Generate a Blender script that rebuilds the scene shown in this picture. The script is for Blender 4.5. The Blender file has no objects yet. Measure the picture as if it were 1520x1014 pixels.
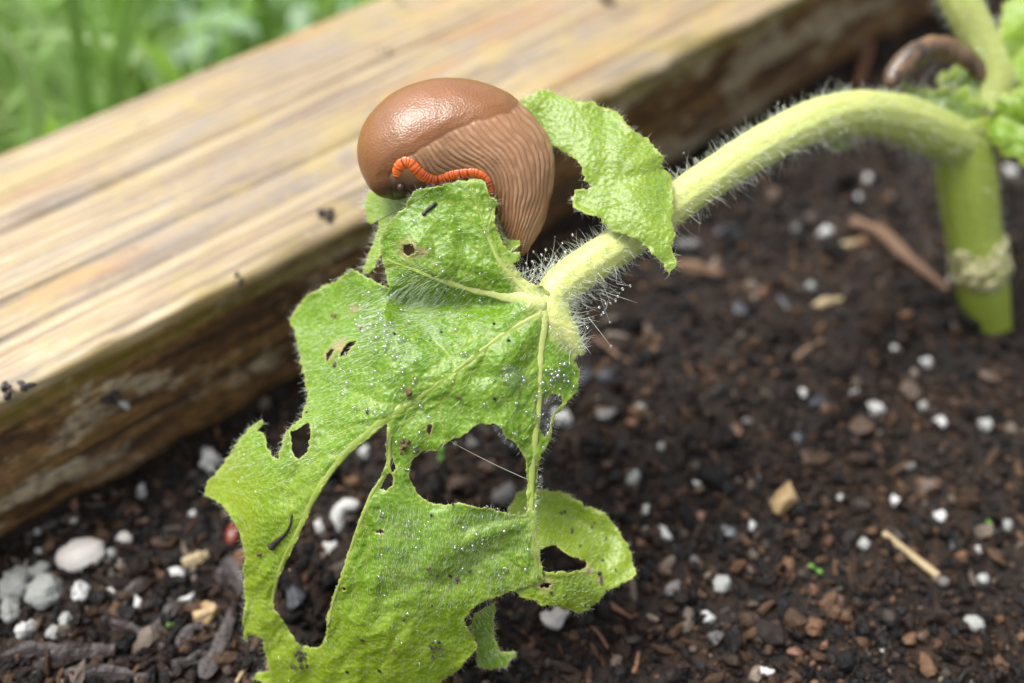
import bpy, math
import numpy as np
from mathutils import Vector, geometry

# ------------------------------------------------------------------ camera, sky, sun, exposure
S = bpy.context.scene
F = 1478.0                                   # focal length in photo pixels (photo is 1520 x 1014)
TH = math.atan(1807 / 1478)                  # camera pitch, from the vanishing point of the timber
CT, ST = math.cos(TH), math.sin(TH)
H = 0.26                                     # camera height above the soil in metres
FOCUS = 0.2365

cam_d = bpy.data.cameras.new('camera'); cam = bpy.data.objects.new('camera', cam_d)
S.collection.objects.link(cam); S.camera = cam
cam.location = (0, 0, H); cam.rotation_euler = (math.pi / 2 - TH, 0, 0)
cam_d.sensor_width = 36; cam_d.lens = 36 * F / 1520
cam_d.clip_start = 0.005; cam_d.clip_end = 500
cam_d.dof.use_dof = True; cam_d.dof.focus_distance = FOCUS; cam_d.dof.aperture_fstop = 4.2

SUN_EL, SUN_AZ = 64, 150                     # elevation; azimuth counted from +X towards +Y
W = bpy.data.worlds.new('World'); S.world = W; W.use_nodes = True
nt = W.node_tree; bg = nt.nodes['Background']
sky = nt.nodes.new('ShaderNodeTexSky'); sky.sky_type = 'NISHITA'; sky.sun_disc = False
sky.sun_elevation = math.radians(SUN_EL); sky.sun_rotation = math.radians(90 - SUN_AZ)
sky.air_density = 1.0; sky.dust_density = 4.0; sky.ozone_density = 1.0
hs = nt.nodes.new('ShaderNodeHueSaturation'); hs.inputs['Saturation'].default_value = 0.27   # overcast: a white sky
nt.links.new(sky.outputs[0], hs.inputs['Color']); nt.links.new(hs.outputs[0], bg.inputs['Color'])
bg.inputs['Strength'].default_value = 0.088
sd = bpy.data.lights.new('sun', 'SUN'); sd.energy = 1.5; sd.angle = math.radians(28); sd.color = (1, 0.985, 0.965)
so = bpy.data.objects.new('sun', sd); S.collection.objects.link(so)
az, el = math.radians(SUN_AZ), math.radians(SUN_EL)
so.rotation_euler = Vector((math.cos(az) * math.cos(el), math.sin(az) * math.cos(el), math.sin(el))).to_track_quat('Z', 'Y').to_euler()
so.location = (0, 0, 3)
S.view_settings.view_transform = 'Standard'; S.view_settings.look = 'None'
S.view_settings.exposure = 1.57; S.view_settings.gamma = 1.0; S.view_settings.use_curve_mapping = False
S.render.engine = 'CYCLES'

rng = np.random.default_rng(7)
COL = S.collection.objects

# ------------------------------------------------------------------ geometry helpers
def P(px, py, d):
    """photo pixel + depth along the view axis (m) -> world"""
    px, py, d = np.broadcast_arrays(np.asarray(px, float), np.asarray(py, float), np.asarray(d, float))
    u = -(py - 507.0)
    return np.stack([(px - 760) / F * d, (CT + u / F * ST) * d, H + (-ST + u / F * CT) * d], -1)
def at_z(px, py, z=0.0):
    u = -(np.asarray(py, float) - 507.0)
    return (z - H) / (-ST + u / F * CT)
VIEW = np.array([0, CT, -ST]); UPV = np.array([0, ST, CT]); RIGHT = np.array([1.0, 0, 0])
AX = np.array([2940.0, F * CT + 1807 * ST, 0]); AX /= np.linalg.norm(AX)
NB = np.array([AX[1], -AX[0], 0])            # out of the timber's inner face, into the bed
B_NEAR, B_FAR, B_TOP = -0.2005, -0.2995, 0.050

def _hash(ix, iy, iz):
    h = (ix.astype(np.int64) * 374761393 + iy.astype(np.int64) * 668265263 + iz.astype(np.int64) * 2147483647) & 0xffffffff
    h = ((h ^ (h >> 13)) * 1274126177) & 0xffffffff
    h = ((h ^ (h >> 16)) * 2246822519) & 0xffffffff
    return ((h ^ (h >> 15)) & 0xffff) / 65535.0
def vnoise(p):
    p = np.asarray(p, float); i = np.floor(p).astype(np.int64); f = p - i; f = f * f * (3 - 2 * f)
    x, y, z = i[..., 0], i[..., 1], i[..., 2]; r = 0
    for a in (0, 1):
        for b in (0, 1):
            for c in (0, 1):
                w = (f[..., 0] if a else 1 - f[..., 0]) * (f[..., 1] if b else 1 - f[..., 1]) * (f[..., 2] if c else 1 - f[..., 2])
                r = r + w * _hash(x + a, y + b, z + c)
    return r * 2 - 1
def fbm(p, o=3):
    p = np.asarray(p, float); r = 0; a = 1.0
    for k in range(o):
        r = r + a * vnoise(p * 2 ** k + 17.3 * k); a *= 0.5
    return r
def tps(ctrl):
    c = np.array(ctrl, float); X = c[:, :2] / 300; v = c[:, 2]; n = len(c)
    def phi(r2): return np.where(r2 > 1e-12, 0.5 * r2 * np.log(np.maximum(r2, 1e-12)), 0)
    d2 = ((X[:, None] - X[None]) ** 2).sum(-1)
    A = np.zeros((n + 3, n + 3)); A[:n, :n] = phi(d2) + 0.002 * np.eye(n); A[:n, n] = 1; A[:n, n + 1:] = X
    A[n:, :n] = A[:n, n:].T
    s = np.linalg.solve(A, np.concatenate([v, np.zeros(3)]))
    def f(px, py):
        q = np.stack(np.broadcast_arrays(np.asarray(px, float), np.asarray(py, float)), -1) / 300
        sh = q.shape[:-1]; q = q.reshape(-1, 2); out = np.empty(len(q))
        for k in range(0, len(q), 20000):
            b = q[k:k + 20000]; d = ((b[:, None] - X[None]) ** 2).sum(-1)
            out[k:k + 20000] = phi(d) @ s[:n] + s[n] + b @ s[n + 1:]
        return out.reshape(sh)
    return f
def seg_dist(q, poly, closed=False):
    p = np.array(poly, float); a = p if closed else p[:-1]; b = np.roll(p, -1, 0) if closed else p[1:]
    out = np.full(len(q), 1e9); best_t = np.zeros(len(q))
    L = np.linalg.norm(b - a, axis=1); cum = np.concatenate([[0], np.cumsum(L)])
    for k in range(len(a)):
        ab = b[k] - a[k]; t = np.clip(((q - a[k]) @ ab) / max(ab @ ab, 1e-9), 0, 1)
        d = np.linalg.norm(q - a[k] - t[:, None] * ab, axis=1)
        m = d < out; out[m] = d[m]; best_t[m] = (cum[k] + t[m] * L[k]) / cum[-1]
    return out, best_t
def inside(q, poly):
    p = np.array(poly, float); r = np.zeros(len(q), bool); j = len(p) - 1
    for i in range(len(p)):
        c = ((p[i, 1] > q[:, 1]) != (p[j, 1] > q[:, 1]))
        with np.errstate(divide='ignore', invalid='ignore'):
            xs = (p[j, 0] - p[i, 0]) * (q[:, 1] - p[i, 1]) / (p[j, 1] - p[i, 1]) + p[i, 0]
        r ^= c & (q[:, 0] < xs); j = i
    return r
def smooth_path(pts, n):
    p = np.array(pts, float); t = np.concatenate([[0], np.cumsum(np.linalg.norm(np.diff(p[:, :3], axis=0), axis=1) ** 0.6)])
    T = np.linspace(0, t[-1], n); m = np.gradient(p, t, axis=0); out = np.empty((n, p.shape[1]))
    k = np.clip(np.searchsorted(t, T, 'right') - 1, 0, len(t) - 2); h = (t[k + 1] - t[k]); s = (T - t[k]) / h
    h00 = 2 * s**3 - 3 * s**2 + 1; h10 = s**3 - 2 * s**2 + s; h01 = -2 * s**3 + 3 * s**2; h11 = s**3 - s**2
    return h00[:, None] * p[k] + (h10 * h)[:, None] * m[k] + h01[:, None] * p[k + 1] + (h11 * h)[:, None] * m[k + 1]

def mesh_np(name, V, faces, attrs=None, smooth=True):
    """faces: int array (n,3|4) or list of such arrays"""
    V = np.asarray(V, np.float32); fl = faces if isinstance(faces, list) else [faces]
    fl = [np.asarray(f, np.int32) for f in fl if len(f)]
    me = bpy.data.meshes.new(name); me.vertices.add(len(V)); me.vertices.foreach_set('co', V.ravel())
    loops = np.concatenate([f.ravel() for f in fl]); n = sum(len(f) for f in fl)
    tot = np.concatenate([np.full(len(f), f.shape[1], np.int32) for f in fl]); st = np.concatenate([[0], np.cumsum(tot)[:-1]]).astype(np.int32)
    me.loops.add(len(loops)); me.loops.foreach_set('vertex_index', loops)
    me.polygons.add(n); me.polygons.foreach_set('loop_start', st); me.polygons.foreach_set('loop_total', tot)
    me.polygons.foreach_set('use_smooth', np.full(n, smooth))
    for k, a in (attrs or {}).items():
        a = np.asarray(a, np.float32)
        if a.ndim == 1: me.attributes.new(k, 'FLOAT', 'POINT').data.foreach_set('value', a)
        else: me.attributes.new(k, 'FLOAT_VECTOR', 'POINT').data.foreach_set('vector', a.ravel())
    me.update(calc_edges=True); me.validate()
    return me
def tag(o, label=None, cat=None, group=None, kind=None):
    for k, v in (('label', label), ('category', cat), ('group', group), ('kind', kind)):
        if v: o[k] = v
    return o
def obj(name, me, mat=None, parent=None):
    o = bpy.data.objects.new(name, me); COL.link(o)
    if mat and not me.materials: me.materials.append(mat)
    if parent:
        o.parent = parent; q = parent; off = Vector((0, 0, 0))
        while q: off += q.location; q = q.parent
        o.location = -off                      # meshes are written in world coordinates
    return o
def empty(name, loc, *t):
    o = bpy.data.objects.new(name, None); COL.link(o); o.location = loc; o.empty_display_size = 0.01; return tag(o, *t)
def local(name, V, faces, mat, parent=None, attrs=None, smooth=True, **tags):
    """a thing of one mesh: origin at its lowest middle point"""
    V = np.asarray(V, float); c = np.array([*V[:, :2].mean(0), V[:, 2].min()])
    o = obj(name, mesh_np(name, V - c, faces, attrs, smooth), mat); o.location = c
    return tag(o, **tags)

def tube_np(path, rad, ns=12, ridge=0.0, nr=7, flat=None, cap=True):
    """path (n,3) world, rad (n,) ; returns V, faces list, u, ang"""
    path = np.asarray(path, float); rad = np.asarray(rad, float); n = len(path)
    T = np.gradient(path, axis=0); T /= np.linalg.norm(T, axis=1)[:, None] + 1e-12
    a = np.cross(T[0], VIEW); a /= np.linalg.norm(a) + 1e-12; A = [a]
    for i in range(1, n):
        a = A[-1] - T[i] * (A[-1] @ T[i]); a /= np.linalg.norm(a) + 1e-12; A.append(a)
    A = np.array(A); Bv = np.cross(T, A)
    th = np.linspace(0, 2 * np.pi, ns, endpoint=False)
    rr = rad[:, None] * (1 + ridge * np.cos(nr * th)[None])
    fl = np.ones(n) if flat is None else np.broadcast_to(flat, (n,))
    V = path[:, None] + rr[..., None] * (np.cos(th)[None, :, None] * A[:, None] + (np.sin(th)[None, :, None] * Bv[:, None]) * fl[:, None, None])
    V = V.reshape(-1, 3); i = np.arange(n - 1)[:, None] * ns; j = np.arange(ns)[None]; j2 = (j + 1) % ns
    Fq = np.stack([i + j, i + j2, i + ns + j2, i + ns + j], -1).reshape(-1, 4)
    u = np.repeat(np.linspace(0, 1, n), ns); ang = np.tile(th, n); fs = [Fq]
    if cap:
        V = np.vstack([V, path[0], path[-1]]); u = np.append(u, [0, 1]); ang = np.append(ang, [0, 0])
        k = np.arange(ns); k2 = (k + 1) % ns; c0 = n * ns
        fs.append(np.concatenate([np.stack([k2, k, np.full(ns, c0)], -1), np.stack([(n - 1) * ns + k, (n - 1) * ns + k2, np.full(ns, c0 + 1)], -1)]))
    return V, fs, u, ang

def ico(sub):
    t = (1 + 5 ** .5) / 2
    v = np.array([(-1, t, 0), (1, t, 0), (-1, -t, 0), (1, -t, 0), (0, -1, t), (0, 1, t), (0, -1, -t), (0, 1, -t), (t, 0, -1), (t, 0, 1), (-t, 0, -1), (-t, 0, 1)], float)
    v /= np.linalg.norm(v[0])
    f = [(0, 11, 5), (0, 5, 1), (0, 1, 7), (0, 7, 10), (0, 10, 11), (1, 5, 9), (5, 11, 4), (11, 10, 2), (10, 7, 6), (7, 1, 8), (3, 9, 4), (3, 4, 2), (3, 2, 6), (3, 6, 8), (3, 8, 9), (4, 9, 5), (2, 4, 11), (6, 2, 10), (8, 6, 7), (9, 8, 1)]
    v = [tuple(x) for x in v]
    for _ in range(sub):
        mid = {}; nf = []
        def m(a, b):
            k = (min(a, b), max(a, b))
            if k not in mid:
                q = np.add(v[a], v[b]); v.append(tuple(q / np.linalg.norm(q))); mid[k] = len(v) - 1
            return mid[k]
        for a, b, c in f:
            x, y, z = m(a, b), m(b, c), m(c, a); nf += [(a, x, z), (b, y, x), (c, z, y), (x, y, z)]
        f = nf
    return np.array(v), np.array(f)
ICO = [ico(0), ico(1), ico(2), ico(3)]
def rot_rand(n):
    q = rng.normal(size=(n, 4)); q /= np.linalg.norm(q, axis=1)[:, None]; w, x, y, z = q.T
    return np.stack([1-2*(y*y+z*z), 2*(x*y-z*w), 2*(x*z+y*w), 2*(x*y+z*w), 1-2*(x*x+z*z), 2*(y*z-x*w), 2*(x*z-y*w), 2*(y*z+x*w), 1-2*(x*x+y*y)], -1).reshape(n, 3, 3)

# ------------------------------------------------------------------ material helper
class M:
    def __init__(s, name):
        s.m = bpy.data.materials.new(name); s.m.use_nodes = True; s.t = s.m.node_tree; s.N = s.t.nodes; s.L = s.t.links
        s.b = s.N['Principled BSDF']; s.out = s.N['Material Output']; s._tc = None
    def n(s, typ, ins=None, **props):
        x = s.N.new('ShaderNode' + typ)
        for k, v in props.items(): setattr(x, k, v)
        for k, v in (ins or {}).items(): s.put(x.inputs[k], v)
        return x
    def put(s, sock, v):
        if hasattr(v, 'is_output') or hasattr(v, 'links'): s.L.new(v, sock)
        else: sock.default_value = (*v, 1) if isinstance(v, tuple) and len(v) == 3 and sock.type == 'RGBA' else v
    def co(s):
        if not s._tc: s._tc = s.n('TexCoord').outputs['Object']
        return s._tc
    def attr(s, name): return s.n('Attribute', attribute_name=name).outputs['Fac']
    def map(s, scale, rot=(0, 0, 0)):
        return s.n('Mapping', {'Vector': s.co(), 'Scale': scale, 'Rotation': rot}).outputs[0]
    def noise(s, scale, detail=4, rough=.55, vec=None, dist=0.0):
        return s.n('TexNoise', {'Vector': vec or s.co(), 'Scale': scale, 'Detail': detail, 'Roughness': rough, 'Distortion': dist}).outputs['Fac']
    def vor(s, scale, feature='F1', vec=None, out='Distance', rand=1.0):
        return s.n('TexVoronoi', {'Vector': vec or s.co(), 'Scale': scale, 'Randomness': rand}, feature=feature).outputs[out]
    def ramp(s, fac, stops, interp='LINEAR'):
        r = s.n('ValToRGB', {'Fac': fac}); r.color_ramp.interpolation = interp; e = r.color_ramp.elements
        while len(e) < len(stops): e.new(0.5)
        for q, (p, c) in zip(e, stops): q.position = p; q.color = (*c, 1) if isinstance(c, tuple) else (c, c, c, 1)
        return r.outputs['Color']
    def mix(s, fac, a, b, mode='MIX'):
        x = s.N.new('ShaderNodeMix'); x.data_type = 'RGBA'; x.blend_type = mode
        s.put(x.inputs[0], fac); s.put(x.inputs[6], a); s.put(x.inputs[7], b); return x.outputs[2]
    def math(s, op, a, b=0.0, clamp=False):
        x = s.n('Math', operation=op, use_clamp=clamp); s.put(x.inputs[0], a); s.put(x.inputs[1], b); return x.outputs[0]
    def bump(s, h, strength=.5, dist=.001, normal=None):
        x = s.n('Bump', {'Height': h, 'Strength': strength, 'Distance': dist})
        if normal: s.L.new(normal, x.inputs['Normal'])
        return x.outputs[0]
    def set(s, **k):
        names = dict(color='Base Color', rough='Roughness', normal='Normal', spec='Specular IOR Level', coat='Coat Weight', coat_rough='Coat Roughness', coat_normal='Coat Normal', sss='Subsurface Weight', trans='Transmission Weight', ior='IOR', metal='Metallic', alpha='Alpha', sheen='Sheen Weight')
        for a, v in k.items(): s.put(s.b.inputs[names[a]], v)
        return s.m
    def translucent(s, color, fac, normal=None):
        t = s.n('BsdfTranslucent', {'Color': color}); x = s.n('MixShader', {'Fac': fac})
        if normal: s.L.new(normal, t.inputs['Normal'])
        s.L.new(s.b.outputs[0], x.inputs[1]); s.L.new(t.outputs[0], x.inputs[2]); s.L.new(x.outputs[0], s.out.inputs['Surface'])
        return s.m
MAT = {}
def flat_mat(name, c, rough=.6, var=.3, scale=900, bump=.4, bd=.0004, coat=0.0):
    m = M(name); nz = m.noise(scale, 4)
    m.set(color=m.mix(nz, tuple(x * (1 - var) for x in c), tuple(min(1, x * (1 + var)) for x in c)), rough=rough, normal=m.bump(nz, bump, bd), coat=coat)
    MAT[name] = m.m; return m.m

# wood
m = M('weathered_wood')
g1 = m.noise(1, 6, .6, m.map((7, 260, 260)), .6); g2 = m.noise(1, 5, .6, m.map((14, 90, 90)), 1.0); g3 = m.noise(1, 4, .6, m.map((30, 900, 900))); pt = m.noise(32, 5, .6)
top = m.ramp(g2, [(.30, (.20, .142, .082)), (.44, (.315, .232, .128)), (.56, (.40, .31, .170)), (.70, (.29, .235, .155))])
top = m.mix(m.ramp(g1, [(.40, .75), (.50, 0.0)]), top, (.135, .10, .072))
lines = m.noise(1, 4, .6, m.map((3.0, 520, 520)), .3)
top = m.mix(m.ramp(lines, [(.40, .6), (.48, 0.0)]), top, (.14, .105, .078))
top = m.mix(m.ramp(lines, [(.56, 0.0), (.64, .6)]), top, (.42, .35, .235))
top = m.mix(m.ramp(g3, [(.38, .55), (.52, 0.0)]), top, (.20, .14, .095))
top = m.mix(m.ramp(m.noise(1, 4, .6, m.map((9, 70, 70))), [(.57, 0.0), (.68, .65)]), top, (.33, .175, .07))
top = m.mix(m.ramp(m.noise(1, 4, .6, m.map((13, 55, 55)), .6), [(.54, 0.0), (.68, .65)]), top, (.205, .185, .165))
top = m.mix(m.ramp(m.noise(70, 5, .65), [(.57, 0.0), (.72, .5)]), top, (.27, .225, .062))
top = m.mix(m.ramp(m.noise(1, 6, .7, m.map((28, 45, 45)), .8), [(.50, 0.0), (.62, .55)]), top, (.35, .26, .085))
top = m.mix(m.ramp(m.noise(1, 6, .7, m.map((45, 90, 90)), 1.0), [(.60, 0.0), (.70, .7)]), top, (.15, .12, .095))
top = m.mix(m.ramp(m.noise(240, 4, .6), [(.60, 0.0), (.72, .5)]), top, (.36, .315, .23))
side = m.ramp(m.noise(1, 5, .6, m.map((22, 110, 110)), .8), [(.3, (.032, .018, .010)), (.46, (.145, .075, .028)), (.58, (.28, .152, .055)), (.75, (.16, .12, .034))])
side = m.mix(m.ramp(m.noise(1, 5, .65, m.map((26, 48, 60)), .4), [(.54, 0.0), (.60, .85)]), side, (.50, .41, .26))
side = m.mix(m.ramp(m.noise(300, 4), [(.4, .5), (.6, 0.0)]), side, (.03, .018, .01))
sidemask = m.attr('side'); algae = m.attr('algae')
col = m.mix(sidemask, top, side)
col = m.mix(m.math('MULTIPLY', algae, m.ramp(pt, [(.3, .2), (.6, 1.0)])), col, (.17, .135, .018))
h = m.math('ADD', m.math('MULTIPLY', g1, .7), m.math('MULTIPLY', g3, .4))
m.set(color=col, rough=m.ramp(m.noise(80, 3), [(.3, .38), (.7, .62)]), normal=m.bump(h, .55, .0009), spec=.4)
MAT['wood'] = m.m
# soil
m = M('damp_soil'); n1 = m.noise(260, 6, .65); n2 = m.noise(30, 3)
c = m.ramp(n1, [(.3, (.003, .0024, .002)), (.5, (.010, .007, .005)), (.68, (.034, .020, .013)), (.8, (.08, .052, .034))])
m.set(color=m.mix(m.ramp(n2, [(.45, 0.0), (.7, .5)]), c, (.042, .021, .011)), rough=m.ramp(n1, [(.3, .4), (.7, .85)]), normal=m.bump(n1, .9, .002), spec=.25)
MAT['soil'] = m.m
m = M('soil_crumb'); a = m.n('Attribute', attribute_name='tint').outputs['Vector']; n1 = m.noise(1500, 4)
m.set(color=m.mix(n1, m.mix(.5, a, (.004, .003, .003)), a), rough=m.ramp(m.noise(500, 2), [(.35, .3), (.65, .75)]), normal=m.bump(n1, .7, .0008), spec=.25)
MAT['crumb'] = m.m
# lawn
m = M('lawn_earth'); m.set(color=m.mix(m.noise(40, 4), (.10, .16, .05), (.22, .32, .11)), rough=.9); MAT['lawn'] = m.m
def leafy(name, a, b, tr=.35, rough=.45, scale=120):
    m = M(name); n = m.noise(scale, 4); c = m.mix(n, a, b)
    m.set(color=c, rough=rough, normal=m.bump(m.noise(scale * 4, 3), .3, .001))
    MAT[name] = m.translucent(m.mix(.5, c, (.25, .4, .03)), tr); return m.m
leafy('grass_green', (.13, .29, .04), (.31, .49, .12)); leafy('grass_pale', (.30, .46, .14), (.46, .60, .26)); leafy('grass_silver', (.26, .42, .22), (.40, .54, .36)); leafy('grass_straw', (.34, .28, .12), (.42, .36, .2))
leafy('far_leaf', (.05, .17, .015), (.12, .28, .03)); leafy('far_leaf_pale', (.28, .40, .12), (.42, .52, .24)); leafy('sprout', (.10, .28, .03), (.2, .4, .06))
# squash leaf
def leaf_mat(name, lift=0.0):
    m = M(name); yel, edge, vein, dam = m.attr('yel'), m.attr('edge'), m.attr('vein'), m.attr('damage')
    cell = m.vor(330, 'DISTANCE_TO_EDGE'); fine = m.noise(2300, 3, .6); big = m.noise(90, 4); pu = m.vor(980, 'SMOOTH_F1')
    g = m.mix(big, (.096 + lift, .222 + lift * .9, .005 + lift * .3), (.225 + lift, .395 + lift * .9, .013 + lift * .3)); g = m.mix(m.math('MULTIPLY', fine, .5), g, (.065, .20, .008))
    y = m.mix(fine, (.18 + lift * .5, .285 + lift * .5, .007), (.31 + lift * .5, .39 + lift * .5, .016)); c = m.mix(yel, g, y)
    net = m.ramp(cell, [(.0, .55), (.09, 0.0)]); c = m.mix(net, c, (.30, .44, .07))
    dots = m.ramp(m.vor(800), [(.11, .9), (.19, 0.0)]); c = m.mix(dots, c, (.46, .52, .10))
    c = m.mix(m.math('MULTIPLY', vein, .8), c, (.30, .40, .05)); c = m.mix(m.attr('pale'), c, (.56, .60, .20)); c = m.mix(edge, c, (.42, .47, .10))
    c = m.mix(dam, c, (.42, .33, .14))
    hh = m.math('ADD', m.math('MULTIPLY', pu, .9), m.math('MULTIPLY', fine, .35)); nr = m.bump(hh, .5, .0006)
    m.set(color=c, rough=m.ramp(fine, [(.35, .26), (.65, .46)]), normal=nr, spec=.5, coat=m.ramp(m.noise(60, 3), [(.42, 0.0), (.62, .45)]), coat_rough=.16, coat_normal=m.bump(hh, .8, .0006))
    tc = m.mix(.6, c, (.28, .46, .02)); MAT[name] = m.translucent(tc, .34, nr); return m.m
leaf_mat('leaf_green'); leaf_mat('leaf_pale', .10)  # lifted copy for paler leaves; light on the upward-facing torn flap is painted in
m = M('petiole'); n1 = m.noise(1, 4, .6, m.map((420, 900, 900))); u = m.attr('green')
c = m.mix(n1, (.44, .48, .12), (.60, .63, .24)); c = m.mix(u, c, m.mix(n1, (.15, .215, .008), (.23, .29, .018)))
m.set(color=c, rough=.38, normal=m.bump(n1, .5, .0008), sss=.15); m.b.inputs['Subsurface Radius'].default_value = (.6, .8, .2); m.b.inputs['Subsurface Scale'].default_value = .004
MAT['petiole'] = m.m
m = M('stem_scar'); n1 = m.noise(500, 5, .6); m.set(color=m.ramp(n1, [(.38, (.19, .23, .03)), (.47, (.32, .31, .12)), (.56, (.48, .44, .24)), (.7, (.58, .53, .34))]), rough=.7, normal=m.bump(n1, .9, .002)); MAT['scar'] = m.m
m = M('leaf_vein'); n1 = m.noise(900, 4); c = m.mix(n1, (.175, .265, .02), (.27, .35, .05)); m.set(color=m.mix(m.attr('pale'), c, (.58, .62, .22)), rough=.4, normal=m.bump(n1, .3, .0005)); MAT['vein'] = m.translucent((.45, .5, .08), .2)
m = M('plant_hair'); m.set(color=(.9, .93, .84), rough=.2, spec=.8); MAT['hair'] = m.translucent((.97, 1, .92), .55)
def clear(name, rough, bump=0.0, body=.04):
    m = M(name); tr = m.n('BsdfTransparent', {'Color': (.97, .985, .97)}); nrm = m.bump(m.noise(700, 3, .5, None, .5), bump, .0012) if bump else None
    gl = m.n('BsdfGlossy', {'Roughness': rough}); lw = m.n('LayerWeight', {'Blend': .5})
    if nrm: m.L.new(nrm, gl.inputs['Normal']); m.L.new(nrm, lw.inputs['Normal'])
    f_ = m.math('ADD', m.math('MULTIPLY', m.math('POWER', lw.outputs['Facing'], 3.0), .6), body, True); x = m.n('MixShader', {'Fac': f_}); m.L.new(tr.outputs[0], x.inputs[1]); m.L.new(gl.outputs[0], x.inputs[2]); m.L.new(x.outputs[0], m.out.inputs['Surface']); MAT[name] = m.m
m = M('water'); gg = m.n('BsdfGlossy', {'Roughness': .05}); tt_ = m.n('BsdfTransparent', {'Color': (.96, .98, .96)}); x_ = m.n('MixShader', {'Fac': m.math('SUBTRACT', .84, m.math('MULTIPLY', m.n('LayerWeight', {'Blend': .5}).outputs['Facing'], .38))}); m.L.new(gg.outputs[0], x_.inputs[1]); m.L.new(tt_.outputs[0], x_.inputs[2]); m.L.new(x_.outputs[0], m.out.inputs['Surface']); MAT['water'] = m.m; clear('slime', .10, 1.0, .05)
# slug
m = M('slug_skin'); man, head, rdg = m.attr('mantle'), m.attr('head'), m.attr('ridge')
warp = m.map((1.0, 1.0, 1.6)); gr = m.vor(1900, 'SMOOTH_F1', warp); fine = m.noise(2600, 3); big = m.noise(120, 4)
cm = m.mix(big, (.165, .063, .017), (.245, .096, .028)); cb = m.mix(big, (.27, .132, .057), (.35, .185, .088))
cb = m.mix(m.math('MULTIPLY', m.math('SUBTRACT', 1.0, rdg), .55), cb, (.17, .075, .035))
cb = m.mix(m.ramp(rdg, [(.86, 0.0), (.98, .30)]), cb, (.42, .27, .16)); c = m.mix(man, cb, cm); c = m.mix(m.math('MULTIPLY', head, .96), c, (.036, .012, .009)); c = m.mix(m.math('MULTIPLY', m.ramp(m.noise(3000, 2), [(.6, 0.0), (.75, .25)]), 1.0), c, (.10, .05, .03))  # ridge crests lightened: their wet glints are put into the colour
hh = m.math('ADD', m.math('MULTIPLY', gr, m.math('ADD', m.math('MULTIPLY', man, .75), .25)), m.math('MULTIPLY', fine, .25)); nr = m.bump(hh, .24, .0004)
m.set(color=c, rough=.40, normal=nr, spec=.45, coat=.22, coat_rough=.21, coat_normal=m.bump(hh, .30, .0004), sss=.22)
m.b.inputs['Subsurface Radius'].default_value = (1, .45, .25); m.b.inputs['Subsurface Scale'].default_value = .0018
MAT['slug'] = m.m
m = M('slug_fringe'); st = m.attr('stripe'); n1 = m.noise(1500, 3)
c = m.mix(n1, (.74, .10, .009), (.90, .19, .020)); c = m.mix(m.ramp(m.noise(260, 3), [(.4, 0.0), (.7, .6)]), c, (.60, .10, .028)); m.set(color=m.mix(m.math('MULTIPLY', st, .95), c, (.06, .012, .007)), rough=.36, coat=.35, coat_rough=.18, normal=m.bump(n1, .25, .0003), sss=.35)
m.b.inputs['Subsurface Scale'].default_value = .001
MAT['fringe'] = m.m
m = M('tentacle'); n1 = m.noise(1800, 3); m.set(color=m.mix(n1, (.035, .014, .011), (.065, .028, .021)), rough=.4, coat=.2, normal=m.bump(n1, .4, .0004)); MAT['tentacle'] = m.m
m = M('dark_wet'); n1 = m.noise(1500, 3); m.set(color=m.mix(n1, (.010, .008, .008), (.045, .030, .024)), rough=.5, normal=m.bump(n1, .8, .0006), coat=.08); MAT['dark'] = m.m
m = M('small_slug'); n1 = m.ramp(m.noise(190, 4), [(.38, 0.0), (.62, 1.0)]); m.set(color=m.mix(n1, (.030, .018, .012), (.17, .095, .05)), rough=.4, coat=.25, normal=m.bump(m.vor(1100), .4, .0006)); MAT['slug2'] = m.m
flat_mat('perlite', (.50, .495, .47), .75, .28, 700, .9, .0012); flat_mat('perlite_grey', (.30, .305, .28), .7, .3, 700, .9, .0012)
flat_mat('white_stone', (.46, .425, .39), .55, .16, 500, .3, .0006); flat_mat('tan_stone', (.34, .235, .115), .5, .6, 320, .5, .001); flat_mat('brown_stone', (.065, .037, .022), .6, .4, 400)
flat_mat('rust_stone', (.125, .058, .032), .55, .3, 400); flat_mat('slate_chip', (.030, .032, .040), .4, .4, 400); flat_mat('grey_stone', (.12, .112, .105), .55, .35, 400); flat_mat('red_bead', (.15, .030, .017), .35, .3, 400)
flat_mat('straw', (.34, .26, .14), .6, .3, 500); flat_mat('twig', (.15, .085, .048), .7, .4, 500, .8, .001); flat_mat('bark', (.026, .017, .014), .5, .5, 350, .9, .0015); flat_mat('root_fibre', (.17, .075, .035), .6, .3, 700); flat_mat('mauve_chip', (.16, .11, .12), .5, .4, 400); flat_mat('brown_crumb', (.10, .05, .025), .5, .5, 1500, .8, .0006)

# ------------------------------------------------------------------ ground, soil, timber
MOUND = P(1472, 500, at_z(1472, 500))[:2]
def soil_h(x, y):
    p = np.stack([x, y, np.zeros_like(x)], -1); bed = fbm(p * 22, 3) * .0028 + fbm(p * 110 + 5, 3) * .0017
    return bed - .0012 + .0062 * np.exp(-((x - MOUND[0]) ** 2 + (y - MOUND[1]) ** 2) / .015 ** 2)
def axis_steps(lo, f0, f1, hi, fine):
    a = np.arange(f0, f1 + 1e-9, fine); l = f0 - np.geomspace(fine * 2, f0 - lo, 26)[::-1] if lo < f0 else []; r = f1 + np.geomspace(fine * 2, hi - f1, 26)
    return np.concatenate([l, a, r])
def ab(a, b): return a[..., None] * AX[:2] + b[..., None] * NB[:2]
aa = axis_steps(-3.0, -.16, .66, 4.0, .0019); bb = np.concatenate([[-.27, -.24, -.215], np.arange(-.206, .16, .0019), .16 + np.geomspace(.004, 1.4, 24)])
A_, B_ = np.meshgrid(aa, bb, indexing='ij'); xy = ab(A_, B_); z = soil_h(xy[..., 0], xy[..., 1])
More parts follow.
